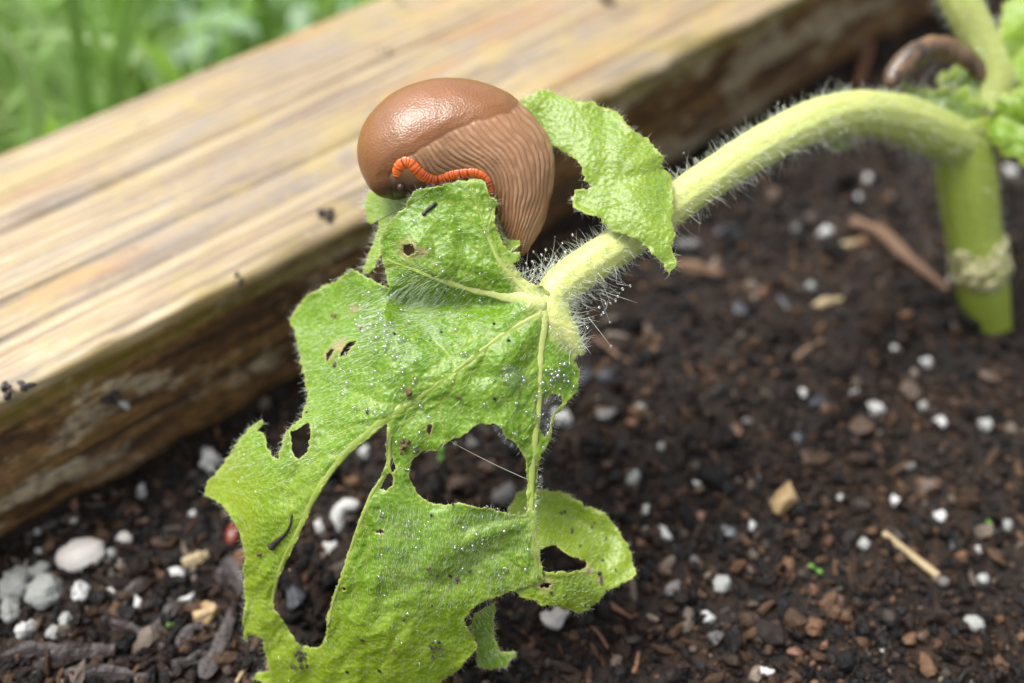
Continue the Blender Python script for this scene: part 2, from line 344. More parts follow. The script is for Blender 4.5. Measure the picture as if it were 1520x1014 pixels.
V = np.concatenate([xy, z[..., None]], -1).reshape(-1, 3); nb = len(bb)
i = (np.arange(len(aa) - 1)[:, None] * nb + np.arange(nb - 1)[None]).ravel()
soil = tag(obj('soil', mesh_np('soil', V, np.stack([i, i + nb, i + nb + 1, i + 1], -1)[:, ::-1]), MAT['soil']), kind='structure')
g = 150.0
lawn = tag(obj('lawn_ground', mesh_np('lawn_ground', [(-g, -g, -.075), (g, -g, -.075), (g, g, -.075), (-g, g, -.075)], np.array([[0, 1, 2, 3]])), MAT['lawn']), kind='structure')

rz = math.atan2(AX[1], AX[0])
edge_root = empty('raised_bed_edge', (*(ab(np.array(.15), np.array(-.25))), 0), 'weathered pale timber edge of the raised bed with dark algae-stained inner face', 'timber edging')
edge_root.rotation_euler = (0, 0, rz)
def board(name, z0, z1, b0, b1, r, seed, rough_amp):
    """rounded-rectangle section swept along the timber; local x along, y across (away), z up"""
    per = []; ys, ye = -b0, -b1                     # near y, far y (local = -b)
    y0, y1 = ys + .0, ye
    cs = [(y0 + r, z1 - r, math.pi, math.pi / 2), (y1 - r, z1 - r, math.pi / 2, 0), (y1 - r, z0 + r, 0, -math.pi / 2), (y0 + r, z0 + r, -math.pi / 2, -math.pi)]
    for cy, cz, t0, t1 in cs:
        for t in np.linspace(t0, t1, 6): per.append((cy + r * math.cos(t), cz + r * math.sin(t)))
    per = np.array(per); q = []
    for k in range(len(per)):
        a_, b_ = per[k], per[(k + 1) % len(per)]; n_ = max(1, int(np.linalg.norm(b_ - a_) / .0008))
        for t in range(n_): q.append(a_ + (b_ - a_) * t / n_)
    q = np.array(q); xs = np.concatenate([[-2.5, -1.5, -.8, -.45], np.arange(-.33, .50, .003), [.6, .9, 1.6, 3.0]]) + .0
    npz = len(q); X = np.repeat(xs, npz); Y = np.tile(q[:, 0], len(xs)); Z = np.tile(q[:, 1], len(xs))
    cy, cz = (y0 + y1) / 2, (z0 + z1) / 2
    nrm = np.stack([np.clip((Y - cy) / (abs(y1 - y0) / 2), -1, 1) ** 9, np.clip((Z - cz) / ((z1 - z0) / 2), -1, 1) ** 9], -1); nrm /= np.linalg.norm(nrm, axis=1)[:, None] + 1e-6
    d = fbm(np.stack([X * 9 + seed, Y * 420, Z * 420], -1), 3) * .00035 + fbm(np.stack([X * 14, Y * 60 + seed, Z * 60], -1), 2) * .0005
    ed = np.exp(-((Y - y0) ** 2 + (Z - z1) ** 2) / .007 ** 2); d += ed * (fbm(np.stack([X * 70, Y * 70, Z * 70 + seed], -1), 3) * .0012 - .0006)
    for cy_, x0_, x1_, sl in ((.222, -.2, .02, .01), (.236, -.05, .2, -.008), (.251, -.28, -.08, .012), (.263, .0, .32, .006), (.279, -.2, .1, -.01), (.212, .08, .3, .008)):
        yc = cy_ + sl * X + .0012 * fbm(np.stack([X * 20, np.full_like(X, cy_ * 99), 0 * X], -1), 2); d = d - .0013 * np.exp(-((Y - yc) / .0009) ** 2) * np.clip((X - x0_) / .03, 0, 1) * np.clip((x1_ - X) / .03, 0, 1) * (Z > z1 - .004)
    d *= rough_amp; Y = Y + nrm[:, 0] * d; Z = Z + nrm[:, 1] * d
    n_ = len(xs); i = (np.arange(n_ - 1)[:, None] * npz + np.arange(npz)[None]).ravel(); j = (np.arange(n_ - 1)[:, None] * npz + (np.arange(npz)[None] + 1) % npz).ravel()
    fs = [np.stack([i, i + npz, j + npz, j], -1)]
    wob = fbm(np.stack([X * 25, Y * 90, Z * 90], -1), 3) * .002
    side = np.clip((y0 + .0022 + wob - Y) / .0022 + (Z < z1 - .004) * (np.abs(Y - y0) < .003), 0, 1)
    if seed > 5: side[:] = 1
    alg = np.clip(1 - np.abs((z1 - Z) - .0055 + wob * 2) / .0055, 0, 1) * (np.abs(Y - y0) < .0045) * (seed < 5)
    alg += .7 * np.exp(-((Y - y0) / .009) ** 2) * (Z > z1 - .002) * np.clip(fbm(np.stack([X * 30, Y * 120, Z], -1), 3) + .2, 0, 1)
    V = np.stack([X, Y, Z], -1)
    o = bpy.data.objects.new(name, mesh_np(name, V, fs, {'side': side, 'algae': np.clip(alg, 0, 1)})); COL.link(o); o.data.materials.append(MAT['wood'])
    o.parent = edge_root; o.matrix_parent_inverse.identity()
    c_, s_ = math.cos(-rz), math.sin(-rz); l = edge_root.location      # bring the timber's axes back to the world origin
    o.location = (-(c_ * l.x - s_ * l.y), -(s_ * l.x + c_ * l.y), 0); return o
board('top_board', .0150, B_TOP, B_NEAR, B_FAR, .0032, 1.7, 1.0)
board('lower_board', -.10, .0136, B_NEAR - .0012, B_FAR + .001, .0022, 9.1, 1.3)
BASE_PX = lambda px, py: P(px, py, at_z(px, py))

# crumbs of soil
def crumbs(n, name, px0=-260, px1=1780, py0=-60, py1=1250):
    pool = []; Vs, Fs, Ts = [], [], []; off = 0
    px = rng.uniform(px0, px1, n); py = rng.uniform(py0, py1, n); w = P(px, py, at_z(px, py)); b = w[:, :2] @ NB[:2]
    k = b > B_NEAR + .0015; w = w[k]; n = len(w); w[:, 2] = soil_h(w[:, 0], w[:, 1])
    r = np.clip(np.exp(rng.normal(-7.2, .56, n)), .0004, .0042); R = rot_rand(n)
    pal = np.array([(.010, .008, .007), (.018, .012, .009), (.034, .021, .014), (.066, .037, .021), (.115, .063, .034), (.18, .098, .052), (.016, .015, .015), (.10, .080, .064), (.24, .19, .145)])
    t = pal[rng.choice(len(pal), n, p=[.25, .21, .19, .13, .09, .04, .02, .045, .025])] * rng.uniform(.4, 1.25, (n, 1))
    left = w[:, 0] < -.03
    sc = rng.uniform(.55, 1.1, (n, 3)); sc[:, 0] *= np.where(rng.random(n) < np.where(left, .5, .28), np.where(r < .0016, rng.uniform(1.6, 4.5, n), rng.uniform(1.3, 2.0, n)), 1.0); sc[:, 1] *= .8
    shapes = []
    for lv in (1, 1, 1, 1, 1, 0, 0, 0):
        v, f = ICO[lv]; shapes.append((v * (1 + .38 * fbm(v * 1.7 + rng.uniform(0, 90, 3), 2))[:, None], f))
    kind = np.where(r > .0009, rng.integers(0, 5, n), rng.integers(5, 8, n))
    for s, (v, f) in enumerate(shapes):
        q = np.where(kind == s)[0]
        if not len(q): continue
        vv = np.einsum('nij,nkj->nki', R[q], v[None] * (sc[q] * r[q, None])[:, None]) + w[q][:, None]; vv[..., 2] += r[q, None] * .45
        Vs.append(vv.reshape(-1, 3)); Fs.append((f[None] + (np.arange(len(q)) * len(v))[:, None, None]).reshape(-1, 3) + off); Ts.append(np.repeat(t[q], len(v), 0)); off += len(q) * len(v)
    return tag(obj(name, mesh_np(name, np.vstack(Vs), np.vstack(Fs), {'tint': np.vstack(Ts)}, smooth=False), MAT['crumb']), 'dark damp crumbs of potting soil covering the raised bed', 'soil', kind='stuff')
crumbs(40000, 'soil_crumbs')

# ------------------------------------------------------------------ hairs
def hairs(name, base, dirs, length, rad, parent, bend=.25, mat=None, ns=3, clump=None):
    n = len(base); d = dirs / (np.linalg.norm(dirs, axis=1)[:, None] + 1e-9); L = np.asarray(length)[:, None]
    bd = rng.normal(size=(n, 3)) * bend; bd[:, 2] -= .1 * bend
    t = np.array([0, .35, .7, 1.0]); path = base[:, None] + d[:, None] * (t[None, :, None] * L[:, None]) + bd[:, None] * (t ** 2)[None, :, None] * L[:, None]
    a = np.cross(d, rng.normal(size=(n, 3))); a /= np.linalg.norm(a, axis=1)[:, None] + 1e-9; b = np.cross(d, a)
    th = np.arange(ns) * 2 * np.pi / ns; ring = np.cos(th)[None, :, None] * a[:, None] + np.sin(th)[None, :, None] * b[:, None]
    pr = np.array([1, .75, .5, .12]); V = path[:, :, None] + ring[:, None] * (np.asarray(rad)[:, None, None, None] * pr[None, :, None, None])
    i = (np.arange(3)[:, None] * ns + np.arange(ns)[None]).ravel(); j = (np.arange(3)[:, None] * ns + (np.arange(ns)[None] + 1) % ns).ravel()
    f = np.stack([i, j, j + ns, i + ns], -1); Fq = (f[None] + (np.arange(n) * 4 * ns)[:, None, None]).reshape(-1, 4)
    o = obj(name, mesh_np(name, V.reshape(-1, 3), Fq), mat or MAT['hair'], parent); o['kind'] = 'stuff'
    return path[:, -1], path
DROPS = []                                       # (position, radius)

# ------------------------------------------------------------------ leaf blades
def resample(poly, step, jit, closed=True):
    p = np.array(poly, float); q = np.vstack([p, p[:1]]) if closed else p; out = []
    for k in range(len(q) - 1):
        n = max(1, int(round(np.linalg.norm(q[k + 1] - q[k]) / step)))
        for t in range(n): out.append(q[k] + (q[k + 1] - q[k]) * t / n)
    o = np.array(out); nn = np.stack([fbm(np.c_[o * .16, np.zeros(len(o))], 3), fbm(np.c_[o * .16 + 71, np.ones(len(o))], 3)], -1)
    nf = np.stack([vnoise(np.c_[o * .42, np.zeros(len(o))]), vnoise(np.c_[o * .42 + 31, np.ones(len(o))])], -1)
    return o + nn * jit + nf * jit * .8
def blade(name, outline, holes, ctrl, veins, parent, mat, yel, step=2.4, thick=.00035, relief=1.0, jit=1.7, damage=(), pale=None, folds=()):
    depth = tps([(x, y, d / 1000) for x, y, d in ctrl])
    loops = [resample(outline, step * .6, jit)] + [resample(h_, min(step, 2.2) * .7, jit * .7) for h_ in holes]
    gx, gy = np.meshgrid(np.arange(loops[0][:, 0].min(), loops[0][:, 0].max(), step), np.arange(loops[0][:, 1].min(), loops[0][:, 1].max(), step * .87))
    gx = gx + (np.arange(gx.shape[0])[:, None] % 2) * step / 2; q = np.c_[gx.ravel(), gy.ravel()] + rng.uniform(-.25, .25, (gx.size, 2)) * step
    m_ = inside(q, loops[0]); q = q[m_]
    for h_ in loops[1:]: q = q[~inside(q, h_)]
    dd = np.full(len(q), 1e9)
    for l in loops: dd = np.minimum(dd, seg_dist(q, l, True)[0])
    q = q[dd > step * .6]
    pts = np.vstack(loops + [q]); edges = []; o = 0
    for l in loops: edges += [(o + k, o + (k + 1) % len(l)) for k in range(len(l))]; o += len(l)
    r = geometry.delaunay_2d_cdt([Vector(p) for p in pts], edges, [], 0, 1e-4)
    pv = np.array([tuple(v) for v in r[0]]); tri = np.array(r[2]); c = pv[tri].mean(1); k = inside(c, loops[0])
    for h_ in loops[1:]: k &= ~inside(c, h_)
    tri = tri[k]; used = np.unique(tri); re = -np.ones(len(pv), int); re[used] = np.arange(len(used)); pv = pv[used]; tri = re[tri]
    e1 = pv[tri[:, 1]] - pv[tri[:, 0]]; e2 = pv[tri[:, 2]] - pv[tri[:, 0]]; fl = (e1[:, 0] * e2[:, 1] - e1[:, 1] * e2[:, 0]) > 0; tri[fl] = tri[fl][:, ::-1]
    ed = np.full(len(pv), 1e9)
    for l in loops: ed = np.minimum(ed, seg_dist(pv, l, True)[0])
    vn = np.zeros(len(pv)); vr = np.zeros(len(pv)); puff = np.full(len(pv), 1e9)
    for vp, w0, w1 in veins:
        d_, t_ = seg_dist(pv, vp); w_ = w0 + (w1 - w0) * t_
        vn = np.maximum(vn, np.clip(1.25 - d_ / w_, 0, 1)); vr = np.maximum(vr, np.exp(-(d_ / w_) ** 2)); puff = np.minimum(puff, d_)
    z3 = np.zeros(len(pv)); D = depth(pv[:, 0], pv[:, 1])
    rel = fbm(np.c_[pv / 62, z3], 2) * .0010 + fbm(np.c_[pv / 24, z3 + 3], 2) * .00028 + np.abs(fbm(np.c_[pv / 7, z3 + 9], 2)) * .00016 - .0012 * np.clip(puff / 26, 0, 1) ** .7 * (1 if veins else 0)
    curl = np.exp(-(ed / 7) ** 2) * fbm(np.c_[pv / 26, z3 + 20], 2) * .0009
    for fp, fw, fa in folds:
        d_, t_ = seg_dist(pv, fp); D = D + fa * np.exp(-(d_ / fw) ** 1.5) * np.clip(t_ * 4, 0, 1) * np.clip((1 - t_) * 4 + .35, 0, 1)
    D = D + (rel * relief + curl - .0002 * vr)
    W_ = P(pv[:, 0], pv[:, 1], D); n = len(pv)
    ray = W_ - np.array([0, 0, H]); ray /= np.linalg.norm(ray, axis=1)[:, None]
    V = np.vstack([W_, W_ + ray * thick])
    he = np.concatenate([tri[:, [0, 1]], tri[:, [1, 2]], tri[:, [2, 0]]]); s = {}
    key = np.sort(he, 1); ku, inv, cnt = np.unique(key[:, 0].astype(np.int64) * 10**7 + key[:, 1], return_inverse=True, return_counts=True)
    be = he[cnt[inv] == 1]
    at = {'edge': np.clip(1 - ed / 3.4, 0, 1) * .9, 'vein': vn * .9, 'yel': np.clip(yel(pv[:, 0], pv[:, 1]) + .12 * fbm(np.c_[pv / 45, z3], 3), 0, 1), 'damage': z3.copy(), 'pale': pale(pv) if pale else z3.copy()}
    for dx, dy, dr in damage: at['damage'] = np.maximum(at['damage'], np.clip(1.3 - np.hypot(pv[:, 0] - dx, pv[:, 1] - dy) / dr + .4 * fbm(np.c_[pv / 6, z3], 2), 0, 1))
    at = {k_: np.tile(v_, 2) for k_, v_ in at.items()}
    me = mesh_np(name, V, [tri, tri[:, ::-1] + n, np.stack([be[:, 1], be[:, 0], be[:, 0] + n, be[:, 1] + n], -1)], at)
    o = obj(name, me, mat, parent)
    nr = np.cross(W_[tri[:, 1]] - W_[tri[:, 0]], W_[tri[:, 2]] - W_[tri[:, 0]]); ar = np.linalg.norm(nr, axis=1); nr /= ar[:, None] + 1e-15
    if (nr @ -VIEW).mean() < 0: nr = -nr
    o_ = dict(o=o, depth=depth, W=W_, tri=tri, nr=nr, ar=ar, pv=pv, ed=ed, loops=loops, D=D)
    return o_
def blade_at(B, px, py):
    k = np.argmin((B['pv'][:, 0] - px) ** 2 + (B['pv'][:, 1] - py) ** 2); return B['D'][k]
def blade_hairs(B, n, flow, lmin, lmax, rad, name='leaf_hairs', up=.55, edge_n=0, dens=None, bend=.08, lenf=None):
    p_ = B['ar'].copy(); c2 = B['pv'][B['tri']].mean(1)
    if dens is not None: p_ *= dens(c2[:, 0], c2[:, 1])
    k = rng.choice(len(p_), n, p=p_ / p_.sum()); w = rng.dirichlet((1, 1, 1), n)
    base = (B['W'][B['tri'][k]] * w[..., None]).sum(1); px, py = c2[k].T; fx, fy = flow(px, py)
    d = B['nr'][k] * up + fx[:, None] * RIGHT - fy[:, None] * UPV + rng.normal(size=(n, 3)) * .12
    L = rng.uniform(lmin, lmax, n) * (lenf(px, py) if lenf else 1.0); base = base - d * 1e-5; R_ = rad * rng.uniform(.7, 1.2, n)
    if edge_n:
        lp = np.vstack([l for l in B['loops'][:1]]); cen = lp.mean(0); k = rng.choice(len(lp), edge_n); q = lp[k]; tan = np.roll(B['loops'][0], -1, 0)[k] - lp[k]
        nn = np.stack([tan[:, 1], -tan[:, 0]], -1); nn /= np.linalg.norm(nn, axis=1)[:, None] + 1e-9
        tst = inside(q + nn * 4, B['loops'][0]); nn[tst] *= -1
        bw = P(q[:, 0], q[:, 1], B['depth'](q[:, 0], q[:, 1]) + .0002); ed = nn[:, :1] * RIGHT - nn[:, 1:] * UPV + rng.normal(size=(edge_n, 3)) * .35
        base = np.vstack([base, bw]); d = np.vstack([d, ed]); L = np.append(L, rng.uniform(lmin * .6, lmax * .75, edge_n)); R_ = np.append(R_, rad * rng.uniform(.7, 1.1, edge_n))
    return hairs(name, base, d, L, R_, B['o'], bend)

stem_base = BASE_PX(1470, 500)
plant = empty('squash_plant', stem_base, 'young squash plant with hairy pale stem and a slug-chewed hanging green leaf', 'plant')
plant.location.z = 0

OUT = [(622,279),(640,278),(655,276),(668,271),(683,268),(709,265),(721,272),(728,291),(738,297),(734,312),(736,335),(739,344),(749,363),(760,376),(772,374),(774,381),(763,393),(768,402),(780,416),(806,425),(830,450),
 (833,464),(854,497),(867,520),(857,530),(854,537),(862,551),(857,581),(841,598),(824,618),(817,651),(802,680),(802,690),(798,700),(797,712),(796,740),(797,790),(800,830),(806,846),(808,860),(799,868),(776,874),(756,879),(730,890),
 (710,897),(697,908),(688,921),(697,935),(707,954),(705,967),(680,994),(657,1010),(640,1040),(600,1072),(540,1088),(470,1080),(425,1052),(408,1020),(385,1012),(372,1008),(382,1001),(400,995),(394,974),(388,947),(372,943),(363,955),
 (361,927),(363,886),(361,853),(363,821),(357,796),(339,759),(319,743),(304,735),(310,714),(331,690),(347,661),(372,635),(388,622),(392,631),(382,639),(390,643),(396,661),(404,678),(412,680),(417,669),(421,645),(431,633),(449,620),
 (448,613),(456,595),(454,569),(446,538),(441,506),(435,487),(429,475),(441,456),(454,440),(476,427),(498,418),(522,399),(533,405),(552,415),(571,424),(577,428),(575,418),(570,393),(567,379),(564,365),(566,349),(574,331),(585,321),(599,310),(608,296),(615,284)]
HOLES = [
 [(610,688),(614,679),(629,670),(647,669),(655,661),(670,653),(683,651),(698,638),(708,631),(737,629.5),(744,638),(752,651),(765,658),(775,672),(780,685),(782,708),(782,764),(773,765),(752,763),(731,755),(714,754),(696,749),(680,746),(660,749),(642,747),(634,744),(624,736),(614,723),(608,710)],
 [(581,679),(588,695),(584,702),(579.5,695)], [(583,708),(584,720),(573,728),(565,726),(571,711),(577,704)],
 [(575,628),(545,652),(515,677),(497,697),(486,714),(466,747),(453,776),(443,800),(425,833),(412,865),(406,902),(425,929),(441,955),(461,961),(474,961),(484,943),(484,919),(494,886),(506,853),(519,812),(531,776),(551,730),(564,709),(572.5,690),(573.5,664),(575.5,640)],
 [(431,641),(441,637),(457,627),(461,645),(457,669),(443,683),(433,669)],
 [(530,505.6),(516,509),(508,522),(504.6,531.5),(516,524),(522,514)], [(495,519),(489,519),(484,528),(484,538),(492,527)],
 [(607+8.5*math.cos(t)+.8*math.sin(3*t),371+8.5*math.sin(t)) for t in np.linspace(0,6.283,14,endpoint=False)],
 [(634,631),(640.5,631),(638,647),(634,644)], [(557,791),(565,785),(572.6,791),(566,792.5)], [(508,872),(512,872),(512,877),(508,877)],
 [(800.5,608),(799,634),(808.8,648),(815,640),(820,618),(834,598),(833,588),(820.6,584.3),(807,594)]]
CT_MAIN = [(800,445,236.5),(770,420,236),(700,270,236.2),(640,276,237.4),(722,285,236.0),(737,330,236.5),(605,305,238.5),(570,365,242),(650,340,237),(700,340,236.2),(650,408,236.0),(600,400,239),(740,400,234.8),(580,425,242.5),
 (650,448,241.5),(600,458,244.5),(690,452,239),(730,458,236.8),(700,520,234),(740,490,234.2),(620,590,233),(560,620,233.8),(800,600,236),(858,555,240.5),(850,520,239),(800,520,235.5),(600,510,236.5),(560,540,236.5),(566,470,240.5),(538,470,248),(485,450,257),(435,478,262),(450,595,250),(478,540,250),(520,545,242),(515,600,239),
 (430,640,245),(450,680,239.5),(330,715,256),(385,630,254),(400,760,243),(480,705,236.5),(380,850,248),(390,950,254),(440,980,254),(410,900,249.5),(600,700,235.2),(600,750,236),(700,760,236),(790,700,236.5),(790,770,237),(795,850,240),(650,850,236),(550,860,239.5),(560,950,243),(700,920,243),(650,960,246),(600,1014,250),(500,1014,251.5),(560,1085,258),(735,885,242)]
VEINS = [([(790,440),(760,410),(737,380),(722,345),(713,318),(703,290),(697,268)],6,3), ([(722,345),(731,318),(728,296)],3.5,2), ([(742,388),(746,372),(742,360)],3.5,2), ([(795,445),(745,438),(700,428),(645,411),(605,396),(572,384)],8,4),
 ([(800,462),(740,503),(680,549),(620,592),(575,620),(545,642),(510,672),(480,712),(458,750),(440,790),(420,830),(408,865),(402,905)],6.5,4.5), ([(806,465),(801,520),(800,580),(795,640),(790,700),(789,770),(794,830),(800,868)],7,5),
 ([(577,632),(578,665),(577,690),(566,712),(552,732),(535,775),(522,812),(509,853),(496,890),(487,930)],4.5,4), ([(620,592),(590,604),(555,596),(520,582)],3,1.5), ([(700,428),(690,455),(668,478)],2.2,1), ([(650,412),(648,380),(646,350)],2,1),([(700,300),(660,300),(630,303)],2,1),
 ([(680,549),(660,520),(640,500)],2.2,1), ([(788,790),(740,805),(690,830),(640,870)],2.6,1.2), ([(786,770),(740,775),(690,785)],2,1), ([(560,760),(600,800),(620,850)],2,1), ([(740,503),(700,500),(660,490)],2,1), ([(800,560),(770,580),(740,610)],2.2,1), ([(480,712),(450,730),(420,745)],2.2,1), ([(520,1000),(470,1040)],3,2), ([(487,930),(470,990),(440,1060)],4,3)]
def branches(p, first, every, ang, L0, L1, rs):
    q = smooth_path([(x, y, 0) for x, y in p], 200)[:, :2]; ln = np.concatenate([[0], np.cumsum(np.linalg.norm(np.diff(q, axis=0), axis=1))]); out = []; t = first; sd_ = 1
    while t < ln[-1] - 10:
        k = int(np.searchsorted(ln, t)); d = q[min(k + 3, 199)] - q[max(k - 3, 0)]; a = math.atan2(d[1], d[0]) + sd_ * ang; f = t / ln[-1]; L = (L0 + (L1 - L0) * f) * rs.uniform(.8, 1.2)
        pts = [q[k] + L * s_ * np.array([math.cos(a - sd_ * .5 * s_), math.sin(a - sd_ * .5 * s_)]) for s_ in (0, .25, .5, .75, 1)]
        out.append(([tuple(v) for v in pts], 2.6, 1.4)); m_ = pts[2]; b = a - sd_ * .9
        out.append(([tuple(m_), tuple(m_ + L * .22 * np.array([math.cos(b), math.sin(b)])), tuple(m_ + L * .42 * np.array([math.cos(b + .2), math.sin(b + .2)]))], 1.9, 1.3))
        sd_ = -sd_; t += every * rs.uniform(.4, .65)
    return out
_rs = np.random.default_rng(3)
for k_, fi, ev, L0, L1 in ((0, 45, 46, 60, 34), (3, 60, 52, 62, 50), (4, 60, 54, 80, 60), (5, 60, 58, 60, 60), (6, 120, 60, 70, 80)):
    VEINS += branches(VEINS[k_][0], fi, ev, .85, L0, L1, _rs)
VEINS += branches([(800,868),(720,850),(640,880),(560,960),(500,1040)], 20, 60, .8, 70, 70, _rs)
def yel_main(x, y):
    v = .10 + .62 * np.clip((y - 830) / 150, 0, 1) + .30 * np.clip((y - 700) / 130, 0, 1) * (x < 900) * .5
    v = v + .75 * np.clip((400 - x) / 80, 0, 1) * (y > 600) + .45 * (x < 480) * np.clip((y - 640) / 80, 0, 1); return v
MAIN = blade('leaf_blade', OUT, HOLES, CT_MAIN, VEINS, plant, MAT['leaf_green'], yel_main, folds=[([(785,456),(740,456),(700,452),(650,448),(605,446),(576,440)], 17, .0030), ([(577,428),(572,462),(562,500),(552,540)], 9, -.0008), ([(788,806),(745,818),(695,842),(640,880)], 15, .0014), ([(786,772),(740,782),(690,800)], 11, -.0007), ([(520,600),(480,640),(440,700),(400,760)], 16, .0012), ([(560,800),(570,860),(560,930)], 18, .0012), ([(640,880),(600,950),(560,1010)], 16, -.0012), ([(690,560),(740,560),(790,540)], 14, .0010), ([(690,395),(690,350),(670,300)], 15, .0010)], damage=[(607, 371, 15), (620, 373, 9), (630, 376, 6), (637, 640, 6), (506, 515, 12), (488, 528, 9), (565, 790, 6), (525, 458, 7)], pale=lambda q: np.clip(1.25 - seg_dist(q, [(766, 402), (784, 424), (803, 450), (830, 482), (862, 522)])[0] / 21 + .35 * fbm(np.c_[q / 9, 0 * q[:, :1]], 2), 0, 1))
C_OUT = [(752.6,757),(766,734.6),(781.7,721),(802,726),(838,732),(869,750),(896,759),(918,784),(932,811),(946,856),(923,869),(900,878),(882,900),(864,911),(838,903),(802,898),(770,885),(762,872),(757,840),(753,800),(750,775)]
C_H = [[(802,815),(824,808),(842,824),(869,833),(871,844),(847,849),(815,850),(804,845)], [(800,869),(808,865.5),(817,868),(813,873),(803,873)]]
CURL = blade('leaf_blade', C_OUT, C_H, [(755,757,253),(782,724,256),(838,735,256),(895,762,255),(932,811,253),(944,855,250),(883,897,249),(838,900,244),(800,895,243),(770,880,243.5),(800,850,241.5),(840,852,242),(870,846,246),(800,800,250),(760,800,250),(850,790,254),(900,830,251)], [([(800,860),(840,862),(875,850),(905,820)],3,1.5), ([(800,760),(860,775),(915,800)],2.2,1)], plant, MAT['leaf_green'], lambda x, y: .85 - .25 * (y > 848) * (y < 880) * (x < 880), step=3, jit=2.0, damage=[(808, 869, 11), (873, 846, 8), (890, 860, 7)])
D2_OUT = [(703,912),(736,893),(733,925),(735,951),(743,967),(764,966),(766,974),(753,990),(726,994),(708,990),(706,958),(698,930)]
TAIL = blade('leaf_blade', D2_OUT, [], [(703,912,246.5),(736,895,245),(733,925,249),(740,965,252),(765,970,252),(728,992,256),(706,975,255),(700,935,249)], [([(722,900),(720,940),(724,985)],2.4,1.4)], plant, MAT['leaf_green'], lambda x, y: .30 + 0 * x, step=3, jit=1.6)
D1_OUT = [(545,283),(541,305),(547,331),(554,333),(561,326),(563,335),(553,362),(543,388),(537,404),(547,408),(556,398),(566,378),(584,360),(604,330),(612,300),(602,285),(575,280)]
BACK = blade('leaf_blade', D1_OUT, [], [(545,290,258),(548,330,257),(575,285,254),(563,335,252),(540,404,251),(566,375,247),(600,335,243),(610,300,247)], [], plant, MAT['leaf_pale'], lambda x, y: .25 + 0 * x, step=3, jit=1.6)
B_OUT = [(766,165),(776,146),(790,138),(804,130),(828,141),(858,150),(878,151),(902,161),(920,169),(937,191),(961,206),(979,227),(985,238),(983,247),(997,262),(1000,286),(1001,312),(997,330),(1004,346),(997,366),(1006,389),(995,407),(982,392),(964,371),(946,357),(929,349),(905,341),
 (890,324),(870,318),(852,308),(849,295),(855,281),(872,281),(877,277),(867,268),(865,250),(855,237),(840,227),(823,218),(790,240),(768,300),(772,366),(752,378),(735,300),(742,220)]
RIGHT_B = blade('leaf_blade', B_OUT, [], [(775,150,252),(804,132,253),(750,260,257),(745,310,254),(760,372,240),(800,190,251),(823,217,248),(860,170,249),(910,165,250),(870,290,243.5),(855,300,243),(930,220,244),(985,240,245),(960,300,239.8),(998,300,243),(905,339,238.5),(940,352,236.8),(950,330,237.5),(1000,345,237.5),(995,405,236.5),(975,375,236)],
 [([(905,335),(909,300),(904,250),(898,205),(895,165)],2.4,1.2), ([(907,268),(940,262),(985,255)],2,1), ([(908,285),(930,240),(950,215)],1.8,1), ([(905,340),(940,352),(975,380)],4,3)], plant, MAT['leaf_pale'], lambda x, y: .32 + .1 * (y > 300), step=2.7, jit=1.9, relief=.8)

# thick pale veins standing proud of the blade
def vein_tube(pts, r0, r1, parent, B, lift=.4, pale=(0, 0), flat=.6, n=46):
    p = smooth_path([(x, y, 0) for x, y in pts], n); r = np.linspace(r0, r1, n)
    d = np.array([blade_at(B, x, y) for x, y in p[:, :2]]); d = np.convolve(np.pad(d, 2, 'edge'), np.ones(5) / 5, 'valid') + (r * d / F) * (1 - lift) * flat * .8 - .00004
    r = r * (1 + .22 * fbm(np.c_[p[:, :2] / 11, np.zeros(n)], 2))
    path = P(p[:, 0], p[:, 1], d); V, fs, u, a = tube_np(path, r * d / F, 10, .05, 5, flat)
    return obj('vein', mesh_np('vein', V, fs, {'pale': np.clip(pale[0] + (pale[1] - pale[0]) * u, 0, 1)}), MAT['vein'], parent)
mo = MAIN['o']
vein_tube([(797,447),(762,412),(739,384),(722,345),(713,318),(703,290),(697,270)], 5.5, 1.2, mo, MAIN, pale=(.9, -.4), flat=.38)
vein_tube([(722,345),(731,318),(728,298)], 2.2, 1.2, mo, MAIN, pale=(.1, 0), flat=.42)
vein_tube([(812,452),(770,442),(700,428),(645,411),(605,396),(574,385)], 11, 2, mo, MAIN, pale=(1, -.3), flat=.3)
vein_tube([(815,462),(780,478),(740,503),(680,549),(620,592),(575,621)], 5, 3.6, mo, MAIN, pale=(.6, -.5), flat=.36)
vein_tube([(600,604),(575,620),(545,645),(512,674),(482,713),(459,752),(442,790),(421,832),(409,866),(402,905)], 7.4, 2.4, mo, MAIN, pale=(.05, .2), flat=.4)
vein_tube([(812,455),(806,490),(801,540),(799,600),(795,640),(790,690),(789,730),(789,775),(793,820),(801,860)], 6.5, 3.2, mo, MAIN, pale=(.7, .0), flat=.45)
vein_tube([(577,634),(578,665),(577,690),(566,712),(552,732),(535,775),(522,812),(509,853),(496,890),(487,930)], 3.2, 2.0, mo, MAIN, pale=(.2, .3), flat=.55)

